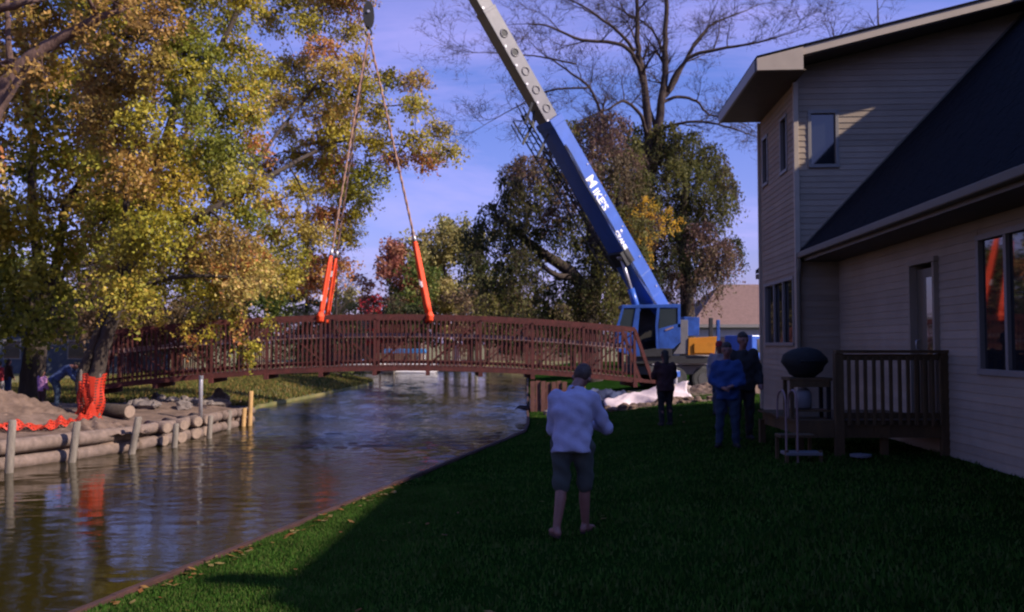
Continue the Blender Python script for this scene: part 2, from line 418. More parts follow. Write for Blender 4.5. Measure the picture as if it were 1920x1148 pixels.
# grass blades, fallen leaves
def blades(name, pts, h, mat, tones, w=0.012):
    n = len(pts); ang = rng.uniform(0, 6.28, n); lean = rng.normal(0, 0.35, (n, 2))
    hh = h * rng.uniform(0.5, 1.3, n); ww = w * rng.uniform(.7, 1.5, n)
    V = np.zeros((n, 3, 3)); dxy = np.stack([np.cos(ang), np.sin(ang)], 1)
    V[:, 0, :2] = pts[:, :2] - dxy * ww[:, None]; V[:, 1, :2] = pts[:, :2] + dxy * ww[:, None]
    V[:, 0, 2] = V[:, 1, 2] = pts[:, 2] - 0.01
    V[:, 2, :2] = pts[:, :2] + lean * hh[:, None]; V[:, 2, 2] = pts[:, 2] + hh
    tn = np.array(tones)[rng.integers(0, len(tones), n)] * rng.uniform(0.82, 1.18, (n, 1))
    return quads_mesh(name, V.reshape(-1, 3), np.arange(n * 3).reshape(n, 3), mat, tn, kind='stuff')
def scatter(n, y0, y1, x0f, x1f, hf, pw=1.0):
    y = y0 + (y1 - y0) * rng.uniform(0, 1, n) ** pw
    x0 = np.array([x0f(v) for v in y]); x1 = np.maximum(x0 + .08, np.array([x1f(v) for v in y]))
    x = x0 + (x1 - x0) * rng.uniform(0, 1, n)
    z = np.array([hf(a, c) for a, c in zip(x, y)])
    return np.stack([x, y, z], 1)
g1 = scatter(95000, 5.2, 13.5, lambda y: interp(RB, y) + 0.05, lambda y: -1.6 + rng.normal(0, .7) + (y - 6) * .05, h_right, 1.3)
g2 = scatter(85000, 4.6, 34, lambda y: interp(RB, y) + 0.05, lambda y: 0.62 * y, h_right, 1.7)
g3 = scatter(35000, 19, 34, lambda y: interp(RB, y) + 0.1, lambda y: 6 + (y - 19) * .3, h_right)
GT = [(0.048, 0.115, 0.018), (0.066, 0.132, 0.022), (0.036, 0.098, 0.014), (0.095, 0.125, 0.034)]
o = blades('grass', np.concatenate([g1, g2, g3]), 0.042, 'grassblade', GT)
props(o, 'short mown green grass covering the lawn by the house', 'grass')
g4 = scatter(60000, 30, 66, lambda y: interp(LB, y) - 16, lambda y: interp(LB, y) - 0.05, h_left)
o = blades('dry_grass', g4, 0.14, 'grassblade', [(0.12, 0.13, 0.035), (0.22, 0.19, 0.06), (0.27, 0.17, 0.06), (0.09, 0.11, 0.03)], 0.03)
props(o, 'yellowing grass with fallen leaves on the low peninsula', 'grass')
def flat_leaves(name, pts, size, tones):
    n = len(pts); a = rng.uniform(0, 6.28, n); s = size * rng.uniform(.6, 1.3, n)
    V = np.zeros((n, 4, 3)); tilt = rng.uniform(-.3, .3, (n, 2))
    for k, (u, v) in enumerate(((-1, 0), (0, -.6), (1, 0), (0, .6))):
        X = (u * np.cos(a) - v * np.sin(a)) * s; Y = (u * np.sin(a) + v * np.cos(a)) * s
        V[:, k, 0] = pts[:, 0] + X; V[:, k, 1] = pts[:, 1] + Y; V[:, k, 2] = pts[:, 2] + 0.05 + X * tilt[:, 0] + Y * tilt[:, 1]
    tn = np.array(tones)[rng.integers(0, len(tones), n)]
    return quads_mesh(name, V.reshape(-1, 3), np.arange(n * 4).reshape(n, 4), 'leaf', tn, kind='stuff')
fl = np.concatenate([scatter(120, 6, 14, lambda y: interp(RB, y) + 0.03, lambda y: interp(RB, y) + 0.3, h_right),
                     scatter(26, 6, 13, lambda y: interp(RB, y) + .1, lambda y: 1.5, h_right),
                     scatter(25, 20, 34, lambda y: interp(RB, y) + .1, lambda y: .2 * y, h_right)])
props(flat_leaves('fallen_leaves', fl, 0.045, [(0.42, 0.22, 0.07), (0.35, 0.26, 0.10), (0.30, 0.12, 0.04)]), 'small tan leaves fallen on the green lawn along the bank edge', 'leaves')

# rusty sheet-pile edging along the lawn (top cap and sheets)
ed = thing('bank_edging', 'rust-red sheet edging with a thin cap along the lawn edge above the water', 'edging', (-3.3, 7.5, -0.3))
yy = 4.0
while yy < 58:
    st = 1.2 if yy < 24 else 3.0
    a = Vector((interp(RB, yy) - 0.03, yy, 0)); c = Vector((interp(RB, yy + st) - 0.03, yy + st, 0))
    wv = random.uniform(-.012, .012)
    mb = MB(); mb.beam(a + Vector((wv, .006, -0.145)), c + Vector((wv, -.006, -0.145)), 0.07, 0.045); mk('edging_cap', mb, 'pile_rust', ed, bevel=0.006)
    mb = MB(); mb.beam(a + Vector((0, .004, -0.72)), c + Vector((0, -.004, -0.72)), 0.04, 1.09); mk('sheet_panel', mb, 'pile_rust', ed)
    yy += st

# ------------------------------------------------------------------ the house
HU = Vector((0.9982, -0.0599, 0)); HV = Vector((0.0599, 0.9982, 0)); HC = Vector((6.0, 18.5, 0)); UZ = Vector((0, 0, 1))
def hw(a, b_, z): return HC + HU * a + HV * b_ + UZ * z
house = thing('house', 'cream-sided two-storey house with a steep dark roof filling the right side', 'house', hw(2, -2, 0))
def clip(poly, A, B, D):                  # keep A*u+B*z<=D
    out = []
    for i in range(len(poly)):
        p, q = poly[i], poly[(i + 1) % len(poly)]
        fp, fq = A * p[0] + B * p[1] - D, A * q[0] + B * q[1] - D
        if fp <= 0: out.append(p)
        if (fp < 0 < fq) or (fq < 0 < fp):
            s = fp / (fp - fq); out.append((p[0] + (q[0] - p[0]) * s, p[1] + (q[1] - p[1]) * s))
    return out
nboards = 0
def siding(parent, org, U, nrm, u0, u1, z0, z1, holes=(), cuts=(), pitch=0.125, mat='siding'):
    global nboards
    z = z0
    while z < z1 - 0.01:
        zt = min(z + pitch, z1); segs = [(u0, u1)]
        for (h0, h1, g0, g1) in holes:
            if g0 < zt - 0.02 and g1 > z + 0.02:
                ns = []
                for (a, c) in segs:
                    if h1 <= a or h0 >= c: ns.append((a, c)); continue
                    if h0 > a: ns.append((a, h0))
                    if h1 < c: ns.append((h1, c))
                segs = ns
        for a, c in segs:
            poly = [(a, z), (c, z), (c, zt), (a, zt)]
            for cut in cuts: poly = clip(poly, *cut)
            if len(poly) < 3: continue
            area = abs(sum(poly[i][0] * poly[(i + 1) % len(poly)][1] - poly[(i + 1) % len(poly)][0] * poly[i][1] for i in range(len(poly))))
            if area < 0.002: continue
            n = len(poly)
            outer = [org + U * p[0] + UZ * p[1] + nrm * (0.016 - 0.011 * (p[1] - z) / pitch) for p in poly]
            inner = [org + U * p[0] + UZ * p[1] - nrm * 0.004 for p in poly]
            mb = MB(); mb.add(outer + inner, [tuple(range(n)), tuple(range(n, 2 * n))[::-1]] + [(i, n + i, n + (i + 1) % n, (i + 1) % n) for i in range(n)])
            mk('siding_board', mb, mat, parent, root=house); nboards += 1
        z = zt
def wall_core(name, p, q, z0, z1, th, inward, holes=(), org=None, topf=None):
    """solid wall leaf behind the boards, with rectangular openings; p,q world xy at the face"""
    mb = MB(); U = (q - p); L = U.length; U.normalize()
    us = sorted(set([0, L] + [h[0] for h in holes] + [h[1] for h in holes]))
    for a, c in zip(us[:-1], us[1:]):
        hs = [h for h in holes if h[0] <= a + 1e-6 and h[1] >= c - 1e-6]
        zs = [z0] + sorted(sum([[h[2], h[3]] for h in hs], [])) + [None]
        for k in range(0, len(zs) - 1, 2):
            lo, hi = zs[k], zs[k + 1]
            ta = hi if hi is not None else (topf(a) if topf else z1)
            tb = hi if hi is not None else (topf(c) if topf else z1)
            f = [p + U * a + UZ * lo, p + U * c + UZ * lo, p + U * c + UZ * tb, p + U * a + UZ * ta]
            mb.prism(f, inward * th)
    return mk(name, mb, 'siding', house)
def window(u0, u1, z0, z1, org, U, nrm, mull=1, fr=0.07, pane_turn=0.0, proud=0.035, mat='trimwhite', curtain=False):
    """a window part: frame, panes set back, mullions"""
    mb = MB()
    A = (U, nrm, UZ); cu = (u0 + u1) / 2; cz = (z0 + z1) / 2
    def bx(u, z, w, h, d0, d1): mb.box(org + U * u + UZ * z + nrm * ((d0 + d1) / 2), (w, d1 - d0, h), A)
    bx(cu, z0 - fr / 2, u1 - u0 + 2 * fr, fr, -0.05, proud + 0.01); bx(cu, z1 + fr / 2, u1 - u0 + 2 * fr, fr, -0.05, proud)
    bx(u0 - fr / 2, cz, fr, z1 - z0 - 0.002, -0.05, proud - 0.003); bx(u1 + fr / 2, cz, fr, z1 - z0 - 0.002, -0.05, proud - 0.003)
    win = mk('window', mb, mat, house, bevel=0.004)
    for i in range(1, mull):
        u = lerp(u0, u1, i / mull); m_ = MB(); m_.box(org + U * u + UZ * cz + nrm * 0.0, (0.07, 0.05, z1 - z0 - 0.004), A); mk('mullion', m_, mat, win, root=house)
    for i in range(mull):
        a = lerp(u0, u1, i / mull); c = lerp(u0, u1, (i + 1) / mull)
        m_ = MB(); m_.box(org + U * ((a + c) / 2) + UZ * cz - nrm * 0.045, (c - a - 0.004 - (0.07 if mull > 1 else 0), 0.012, z1 - z0 - 0.006), (U * math.cos(pane_turn) + nrm * math.sin(pane_turn), nrm * math.cos(pane_turn) - U * math.sin(pane_turn), UZ))
        mk('pane', m_, 'winglass', win, root=house)
    return win
RS = 0.24                                  # low pitch of the two-storey roof
FB = 3.45                                  # depth of the two-storey part
def roofz(a): return 7.80 + RS * (a + 0.97)
# two-storey left wall (normal -HU): coordinate b along HV
lw_holes = [(0.42, 3.0, 2.03, 3.38), (0.8, 1.3, 5.85, 7.0), (2.65, 3.1, 5.9, 6.98)]
orgL = hw(0, 0, 0)
wl = wall_core('wall', hw(0, 0, 0), hw(0, FB, 0), 0.38, 7.55, 0.12, HU, lw_holes)
grow = lambda hs, g: [(h[0] - g, h[1] + g, h[2] - g, h[3] + g) for h in hs]
siding(wl, orgL, HV, -HU, 0.0, FB, 0.40, 7.52, grow(lw_holes, 0.06))
m_ = M['siding'].node_tree; pb = m_.nodes['Principled BSDF']; lk = pb.inputs['Base Color'].links[0]; src = lk.from_socket
gi = N(m_, 'ShaderNodeObjectInfo'); gr1 = N(m_, 'ShaderNodeMapRange'); gr1.inputs[3].default_value = .90; gr1.inputs[4].default_value = 1.08
m_.links.new(gi.outputs['Random'], gr1.inputs[0])
vm_ = N(m_, 'ShaderNodeVectorMath', operation='SCALE'); m_.links.new(src, vm_.inputs[0]); m_.links.new(gr1.outputs[0], vm_.inputs['Scale']); m_.links.new(vm_.outputs[0], pb.inputs['Base Color'])
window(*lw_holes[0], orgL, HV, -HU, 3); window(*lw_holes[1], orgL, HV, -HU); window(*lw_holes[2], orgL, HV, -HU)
# two-storey front wall (normal -HV): coordinate a along HU
fw_holes = [(0.30, 0.80, 5.77, 6.85)]
wf = wall_core('wall', hw(0.122, 0, 0), hw(4.6, 0, 0), 0.38, 9, 0.12, HV, [(h[0] - .122, h[1] - .122, h[2], h[3]) for h in fw_holes], topf=lambda u: roofz(u) - 0.06)
siding(wf, hw(0, 0, 0), HU, -HV, 0.0, 4.6, 0.40, 9.4, grow(fw_holes, 0.06),
       cuts=[(-RS, 1, roofz(0) - 0.2), (1.06 if False else 1.06, -1, 1e9)])
window(*fw_holes[0], hw(0, 0, 0), HU, -HV)
box_obj('corner_board', hw(-0.024, -0.024, 3.96), (0.10, 0.10, 7.1), 'trim', house, (HU, HV, UZ), 0.004)
box_obj('corner_board', hw(-0.024, FB, 3.96), (0.09, 0.09, 7.1), 'trim', house, (HU, HV, UZ), 0.004)
mb = MB()
mb.box(hw(0.06, FB / 2, 0.05), (0.1, FB, 0.68), (HU, HV, UZ)); mk('foundation', mb, 'foundation', house)
# two-storey roof slab
yN, yF = -0.86, FB + 0.08
mb = MB()
def slab(mb, a0, z0, a1, z1, b0, b1, th):
    mb.hexa([hw(a0, b0, z0 - th), hw(a1, b0, z1 - th), hw(a1, b1, z1 - th), hw(a0, b1, z0 - th), hw(a0, b0, z0), hw(a1, b0, z1), hw(a1, b1, z1), hw(a0, b1, z0)])
slab(mb, -1.0, roofz(-1.0) + .03, 4.8, roofz(4.8) + .03, yN - 0.03, yF + 0.03, 0.035)
mk('roof', mb, 'shingle', house)
mb = MB(); slab(mb, -0.97, roofz(-0.97) - .01, 4.78, roofz(4.78) - .01, yN, yN + 0.04, 0.17); mk('rake_board', mb, 'trim', house)
mb = MB()
mb.hexa([hw(-0.99, yN - .02, 7.53), hw(-0.07, yN - .02, 7.53), hw(-0.07, yN + .06, 7.53), hw(-0.99, yN + .06, 7.53),
         hw(-0.99, yN - .02, roofz(-.99) - .02), hw(-0.07, yN - .02, roofz(-.07) - .02), hw(-0.07, yN + .06, roofz(-.07) - .02), hw(-0.99, yN + .06, roofz(-.99) - .02)])
mk('eave_return', mb, 'trim', house)
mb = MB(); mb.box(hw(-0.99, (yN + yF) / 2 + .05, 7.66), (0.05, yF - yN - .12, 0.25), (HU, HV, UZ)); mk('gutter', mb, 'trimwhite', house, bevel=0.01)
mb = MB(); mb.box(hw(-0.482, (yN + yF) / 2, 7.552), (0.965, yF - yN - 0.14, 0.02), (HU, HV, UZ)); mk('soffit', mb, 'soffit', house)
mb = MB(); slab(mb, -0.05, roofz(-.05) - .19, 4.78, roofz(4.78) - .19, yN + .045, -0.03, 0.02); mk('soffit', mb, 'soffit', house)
mb = MB(); mb.hexa([hw(4.61, 0, .3), hw(4.73, 0, .3), hw(4.73, FB, .3), hw(4.61, FB, .3), hw(4.61, 0, roofz(4.6) - .08), hw(4.73, 0, roofz(4.6) - .08), hw(4.73, FB, roofz(4.6) - .08), hw(4.61, FB, roofz(4.6) - .08)]); mk('wall', mb, 'siding', house)
mb = MB(); mb.hexa([hw(.13, FB - .13, .3), hw(4.6, FB - .13, .3), hw(4.6, FB - .01, .3), hw(.13, FB - .01, .3), hw(.13, FB - .13, roofz(.13) - .08), hw(4.6, FB - .13, roofz(4.6) - .08), hw(4.6, FB - .01, roofz(4.6) - .08), hw(.13, FB - .01, roofz(.13) - .08)]); mk('wall', mb, 'siding', house)
# low section: wall a=0.83, normal -HU, coordinate b negative towards the camera
PANE_TURN = 2.8; LA = 0.83; BN = -16.5  # low window's panes are turned out of plane to steer the slings' reflection
low_holes = [(-7.75, -6.3, 1.66, 3.42), (-4.9, -4.0, 0.86, 3.28)]
p0 = hw(LA, BN, 0)
wlow = wall_core('wall', p0, hw(LA, -0.03, 0), 0.16, 3.86, 0.12, HU, [(h[0] - BN, h[1] - BN, h[2], h[3]) for h in low_holes])
siding(wlow, hw(LA, 0, 0), HV, -HU, -10.5, -0.03, 0.2, 3.72, grow(low_holes, 0.06))
window(*low_holes[0], hw(LA, 0, 0), HV, -HU, 2, fr=0.08, pane_turn=R(PANE_TURN))
# door with storm door, recessed
dr = MB(); A3 = (HV, HU, UZ)
for c_, s_ in ((-4.93, 0.07), (-3.97, 0.07)): dr.box(hw(LA - 0.02, c_, 2.06), (s_, 0.14, 2.4), A3)
dr.box(hw(LA - 0.02, -4.45, 3.31), (1.04, 0.14, 0.08), A3)
door = mk('door', dr, 'siding', house)
box_obj('door_leaf', hw(LA + 0.05, -4.45, 2.03), (0.87, 0.045, 2.34), 'gutter', door, A3, root=house)
box_obj('pane', hw(LA + 0.02, -4.62, 2.1), (0.36, 0.02, 1.9), 'winglass', door, A3, root=house)
tube_obj('handle', [hw(LA + .0, -4.15, 1.9), hw(LA - .05, -4.15, 1.92), hw(LA - .05, -4.15, 2.05), hw(LA, -4.15, 2.07)], 0.012, 'steel', door, root=house)
mb = MB(); mb.box(hw(LA + 0.05, BN / 2, -0.05), (0.1, -BN, 0.5), (HU, HV, UZ)); mk('foundation', mb, 'foundation', house)
# eave of the low roof
E0, EZ, SL = 0.02, 3.93, 1.06
RA = 6.3; RZ = EZ + SL * (RA - E0)
mb = MB(); slab(mb, E0, EZ - .035, RA, RZ - .035, BN, -0.03, 0.04)
slab(mb, RA, RZ - .035, 2 * RA - E0, EZ - .035, BN, -0.03, 0.04)
roof = mk('roof', mb, 'shingle', house)
mb = MB(); mb.box(hw(E0 - 0.01, BN / 2, 3.845), (0.12, -BN - .04, 0.13), (HU, HV, UZ)); mk('gutter', mb, 'gutter', house, bevel=0.02)
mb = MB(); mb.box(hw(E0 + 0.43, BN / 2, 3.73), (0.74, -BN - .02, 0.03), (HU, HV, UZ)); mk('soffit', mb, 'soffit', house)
mb = MB(); mb.box(hw(E0 + 0.07, BN / 2, 3.78), (0.03, -BN - .03, 0.13), (HU, HV, UZ)); mk('fascia', mb, 'gutter', house)
mb = MB(); mb.beam(hw(E0 + .05, -0.055, EZ + .06), hw(RA, -0.055, RZ + .06), 0.05, 0.05); mk('flashing', mb, 'gutter', house)
mb = MB(); mb.tube([hw(-0.0, -0.12, 3.78), hw(-.0, -0.12, 3.6), hw(-0.02, -0.1, 3.45), hw(-.02, -0.1, .5)], 0.045, 8); mk('downspout', mb, 'gutter', house)
# gable ends and right wall of the low section
mb = MB(); mb.prism([hw(LA, BN + .1, 0.1), hw(2 * RA - LA, BN + .1, 0.1), hw(2 * RA - LA, BN + .1, 4.6), hw(RA, BN + .1, RZ - .15), hw(LA, BN + .1, 4.6)], HV * 0.12); mk('wall', mb, 'siding', house)
mb = MB(); mb.prism([hw(2.0, -.2, 5.8), hw(2 * RA - 2, -.2, 5.8), hw(RA, -.2, RZ - .15)], HV * 0.1); mk('wall', mb, 'siding', house)
mb = MB(); mb.box(hw(2 * RA - LA, BN / 2, 2.2), (0.12, -BN, 4.4), (HU, HV, UZ)); mk('wall', mb, 'siding', house)
mb = MB(); mb.box(hw(RA, -15.95, RZ + .0), (0.3, 0.3, .9), (HU, HV, UZ)); mk('chimney', mb, 'foundation', house)
# shingles of the low roof: the nearest ones one by one, the rest joined
SD = Vector((1, 0, SL)).normalized(); slen = math.hypot(RA - E0, RZ - EZ)
SU = (HU * 1 + UZ * SL).normalized(); SN = (-HU * SL + UZ).normalized()
singles = 0; rest = MB(); course = 0.15; c_i = 0; s_ = 0.0
protos = []
while s_ < slen - .15:
    b_ = -9.6 + (0.15 if c_i % 2 else 0)
    while b_ < -0.1:
        w_ = 0.30; cc = hw(E0, 0, EZ - .01) + SU * (s_ + course / 2) + HV * (b_ + w_ / 2)
        th = 0.012 + random.uniform(0, 0.007)
        vis = -3.6 < 0  # all of this slope faces the lawn
        if singles < 300 and s_ < 1.55 and -8.6 < b_ < -0.3:
            if not protos:
                for k in range(5):
                    mb = MB(); mb.box((0, 0, 0), (0.292, course * 1.02, 0.012 + k * .0015), None); m_ = bpy.data.meshes.new('shingle')
                    m_.from_pydata(mb.v, [], mb.f); m_.materials.append(M['shingle']); protos.append(m_)
            o = bpy.data.objects.new('shingle', random.choice(protos)); C.objects.link(o); o.parent = roof
            rot = Matrix((HV, SU, SN)).transposed().to_4x4()
            o.matrix_local = Matrix.Translation(cc + SN * (0.008 + th * .3) - LOC[house.name]) @ rot @ Matrix.Rotation(R(2.0), 4, 'X')
            singles += 1
        else:
            rest.box(cc + SN * (0.006 + th * .3), (w_ - .008, course * 1.02, th), (HV, SU, SN))
        b_ += w_
    s_ += course; c_i += 1
o = mk('shingles', rest, 'shingle', roof, root=house); o['kind'] = 'stuff'
# garage wing beyond the two-storey part
b0, b1 = FB + 0.14, FB + 1.9
mb = MB(); slab(mb, 0.25, 3.98, 2.3, 3.98 + 2.05 * .85, b0, b1, 0.1); slab(mb, 2.3, 3.98 + 2.05 * .85, 4.4, 3.98, b0, b1, .1); mk('roof', mb, 'shingle', house)
mb = MB(); mb.box(hw(0.72, (b0 + b1) / 2, 3.80), (0.95, b1 - b0 - .05, 0.12), (HU, HV, UZ)); mk('soffit', mb, 'soffit', house)
mb = MB(); mb.box(hw(2.8, (b0 + b1) / 2, 1.9), (3.0, b1 - b0 - .3, 3.6), (HU, HV, UZ)); mk('wall', mb, 'siding', house)

# deck with railing
dk = thing('deck', 'small treated-wood deck with slatted railing at the back door', 'deck', (5.4, 14.2, 0.2))
DX0, DX1, DY0, DY1, DZ = 4.28, 6.48, 13.3, 15.5, 0.84
n = 15
for i in range(n):
    y = lerp(DY0, DY1, (i + .5) / n); box_obj('deck_board', ((DX0 + DX1) / 2 + random.uniform(-.01, .01), y, DZ + random.uniform(-.002, .002)), (DX1 - DX0, (DY1 - DY0) / n - .008, 0.035), 'deckwood', dk)
for x in (DX0 + .1, 5.4, DX1 - .1): box_obj('joist', (x, (DY0 + DY1) / 2, DZ - .12), (0.05, DY1 - DY0 - .1, 0.2), 'deckwood', dk)
box_obj('rim_board', ((DX0 + DX1) / 2, DY0 + .0, DZ - .13), (DX1 - DX0, 0.045, 0.22), 'deckwood', dk)
for x, y, zt in ((4.88, DY0 - .03, 1.86), (DX1 - .02, DY0 - .03, 1.86), (DX0 + .05, DY0 + .1, 0.7), (DX0 + .05, DY1 - .1, .7), (5.6, DY0 + .1, .7)):
    box_obj('post', (x, y, (zt + .1) / 2), (0.1 if zt < 1 else .13, 0.1, zt - .1), 'deckwood', dk, bevel=.004)
box_obj('top_rail', (5.68, DY0 - .03, 1.885), (1.70, 0.14, 0.045), 'deckwood', dk)
box_obj('top_rail', (5.68, DY0 - .03, 1.80), (1.56, 0.04, 0.09), 'deckwood', dk)
box_obj('bottom_rail', (5.68, DY0 - .03, 0.93), (1.56, 0.04, 0.09), 'deckwood', dk)
bal = None
for i in range(12):
    x = 5.02 + i * 0.125
    if bal is None: bal = box_obj('baluster', (x, DY0 - .075, 1.3), (0.05, 0.035, 1.02), 'deckwood', dk, bevel=.003); bx0 = x
    else:
        c = bal.copy(); C.objects.link(c); c.parent = dk; c.location = (x - bx0 + random.uniform(-.006, .006), 0, random.uniform(-.01, .01))
for i in range(5):
    box_obj('baluster', (6.45, DY0 + .25 + i * .14, 1.3), (0.035, 0.05, 1.02), 'deckwood', dk)
# grill on the deck
gr = thing('grill', 'covered black grill on a wooden cart at the left of the deck', 'grill', (4.56, 13.75, DZ + .02))
gb = bmesh.new(); bmesh.ops.create_uvsphere(gb, u_segments=20, v_segments=12, radius=1)
for v in gb.verts:
    v.co = Vector((v.co.x * .36, v.co.y * .27, v.co.z * .23 if v.co.z > 0 else v.co.z * .27))
    if v.co.z < -.02: v.co.x *= .86
    v.co.x += 0.012 * math.sin(v.co.z * 40); v.co += Vector((4.53, 13.75, 1.72)) - LOC[gr.name]
me = bpy.data.meshes.new('lid'); gb.to_mesh(me); gb.free(); me.shade_smooth(); me.materials.append(M['black'])
o = bpy.data.objects.new('lid', me); C.objects.link(o); o.parent = gr
box_obj('shelf', (4.56, 13.75, 1.46), (0.66, 0.42, 0.045), 'deckwood', gr, bevel=.005)
box_obj('shelf', (4.56, 13.75, 0.98), (0.60, 0.40, 0.03), 'deckwood', gr)
box_obj('apron', (4.56, 13.56, 1.39), (0.58, 0.025, 0.10), 'deckwood', gr)
for sx in (-.28, .28):
    for sy in (-.17, .17): box_obj('leg', (4.56 + sx, 13.75 + sy, 1.15), (0.055, 0.05, 0.58), 'deckwood' if sx < 0 else 'black', gr)
tube_obj('handle', [(4.40, 13.50, 1.74), (4.40, 13.44, 1.74), (4.66, 13.44, 1.74), (4.66, 13.50, 1.74)], .012, 'black', gr)
tk = thing('gas_bottle', 'pale gas bottle standing under the black covered grill', 'gas bottle', (4.50, 13.75, .995))
mb = MB(); mb.tube([(4.5, 13.72, 1.0), (4.5, 13.72, 1.03), (4.5, 13.72, 1.24), (4.5, 13.72, 1.30), (4.5, 13.72, 1.32)], [.09, .125, .125, .09, .04], 16); mk('tank', mb, 'whiteplastic', tk, smooth=True)
mb = MB(); mb.tube([(4.5, 13.72, 1.32), (4.5, 13.72, 1.37)], [.06, .06], 10); mk('collar', mb, 'whiteplastic', tk)
# steps with curved rails
st = thing('garden_steps', 'pale steps with two thin hooped handrails left of the deck', 'steps', (4.1, 12.9, .25))
for i, (z, y) in enumerate(((0.44, 12.75), (0.66, 13.02))):
    box_obj('tread', (4.14, y, z), (0.52, 0.28, 0.045), 'whiteplastic' if i == 0 else 'deckwood', st, bevel=.006)
for y in (12.64, 13.1):
    for x in (3.9, 4.38): box_obj('leg', (x, y, .32), (.045, .045, .34 if y < 13 else .62), 'deckwood', st)
for x in (3.90, 4.06):
    pts = smooth_path([(x + .0, 12.66, .2), (x, 12.66, 1.0), (x, 12.70, 1.25), (x, 12.86, 1.33), (x, 13.04, 1.22), (x, 13.08, .9)], 5)
    tube_obj('handrail', pts, .016, 'handrail', st)
bk = thing('bucket_lid', 'round pale lid lying on dark grass below the deck', 'lid', (5.05, 12.9, h_right(5.05, 12.9) + .03))
zz = h_right(5.05, 12.9) + .03
mb = MB(); mb.tube([(5.05, 12.9, zz), (5.05, 12.9, zz + .03), (5.05, 12.9, zz + .035)], [.15, .15, .12], 20); mk('disc', mb, 'whiteplastic', bk)
mb = MB(); mb.tube([(5.05, 12.9, zz + .03), (5.05, 12.9, zz + .05)], [.03, .02], 10); mk('knob', mb, 'whiteplastic', bk)

# ------------------------------------------------------------------ the footbridge
BC = Vector((-4.49, 29.0, 0)); BA = Vector((0.9956, 0.0941, 0)); BN_ = Vector((-0.0941, 0.9956, 0))
def bz(s): return 1.20 - 0.0066 * (s - 0.69) ** 2
def bp_(s, w, z): return BC + BA * s + BN_ * w + UZ * (bz(s) + z)
BW = 1.85; HT = 1.70
bridge = thing('footbridge', 'rust-red arched steel footbridge hanging from orange slings over the water', 'footbridge', BC + UZ * 1.1)
SP = [-8.65 + 1.73 * i for i in range(11)]
for w in (0, BW):
    for z, nm, hh in ((0, 'bottom_chord', .16), (HT, 'top_chord', .15)):
        mb = MB()
        for i in range(40):
            s0 = -8.65 + 17.3 * i / 40; s1 = -8.65 + 17.3 * (i + 1) / 40
            mb.beam(bp_(s0, w, z), bp_(s1 + .01, w, z), 0.13 if z else .12, hh)
        mk(nm, mb, 'rust', bridge)
    for i, s in enumerate(SP):
        beam_obj('truss_post', bp_(s, w, .05), bp_(s, w, HT - .05), .085, .085, 'rust', bridge, BA)
        if i < 10:
            s2 = SP[i + 1]; up = (i < 5)
            p, q = (bp_(s, w + .02, HT - .08), bp_(s2, w + .02, .08)) if up else (bp_(s, w + .02, .08), bp_(s2, w + .02, HT - .08))
            beam_obj('diagonal', p, q, .038, .038, 'rust', bridge, BN_)
    for sg in (-1, 1):
        beam_obj('end_post', bp_(sg * 8.65, w, HT), bp_(sg * 8.65, w, 0) + BA * sg * .62 - UZ * .06, .11, .11, 'rust', bridge, BN_)
        beam_obj('chord_end', bp_(sg * 8.6, w, 0), bp_(sg * 8.65, w, 0) + BA * sg * .70 - UZ * .06, .11, .15, 'rust', bridge, BN_)
    for nm, z, ww, hh, mt, sd_ in (('handrail', 1.10, .04, .11, 'handrail', 1), ('toe_rail', .20, .03, .08, 'rust', 1)):
        mb = MB(); off = .09 if w == 0 else -.09
        for i in range(20):
            s0 = -8.65 + 17.3 * i / 20; s1 = -8.65 + 17.3 * (i + 1) / 20
            mb.beam(bp_(s0, w + off, z), bp_(s1 + .01, w + off, z), ww, hh)
        mk(nm, mb, mt, bridge)
pm = MB(); pm.box((0, 0, 0), (.040, .035, HT - .12)); pme = bpy.data.meshes.new('picket'); pme.from_pydata(pm.v, [], pm.f); pme.materials.append(M['rust'])
for w in (0, BW):
    for i in range(10):
        for k in range(1, 12):
            s = SP[i] + 1.73 * k / 12
            o = bpy.data.objects.new('picket', pme); C.objects.link(o); o.parent = bridge
            o.location = bp_(s, w - .05 if w == 0 else w + .05, HT / 2) - LOC[bridge.name]
            o.rotation_euler.z = math.atan2(BA.y, BA.x)
for s in SP:
    beam_obj('floor_beam', bp_(s, -.12, -.14), bp_(s, BW + .12, -.14), .14, .18, 'rust', bridge)
plm = MB(); plm.box((0, 0, 0), (.165, BW - .2, .045)); plme = bpy.data.meshes.new('deck_plank'); plme.from_pydata(plm.v, [], plm.f); plme.materials.append(M['plank'])
for i in range(100):
    s = -8.6 + 17.2 * (i + .5) / 100
    o = bpy.data.objects.new('deck_plank', plme); C.objects.link(o); o.parent = bridge
    o.location = bp_(s, BW / 2, .06 + random.uniform(-.004, .004)) - LOC[bridge.name]
    o.rotation_euler = (0, 0.0132 * (s - .69), math.atan2(BA.y, BA.x))
def s_at(px):                              # chord position seen at a photo column
    k = (px - 960) / FPX; return (k * BC.y - BC.x) / (BA.x - k * BA.y)
S1, S2 = s_at(601), s_at(806)
HOOK = P(691, 62, 29.7)
slings = [('near left', S1, 0, (621, 478)), ('far left', S1, BW, (631, 482)), ('near right', S2, 0, (778, 452)), ('far right', S2 - .05, BW, (775, 440))]
SLAB = ['left orange sling on the near truss of the bridge, with the lower knot', 'left orange sling reaching the far truss of the bridge, behind its twin',
        'right orange sling on the near truss, wide and straight with a bulb-like knot', 'right orange sling reaching the far truss, hidden mostly behind its twin']
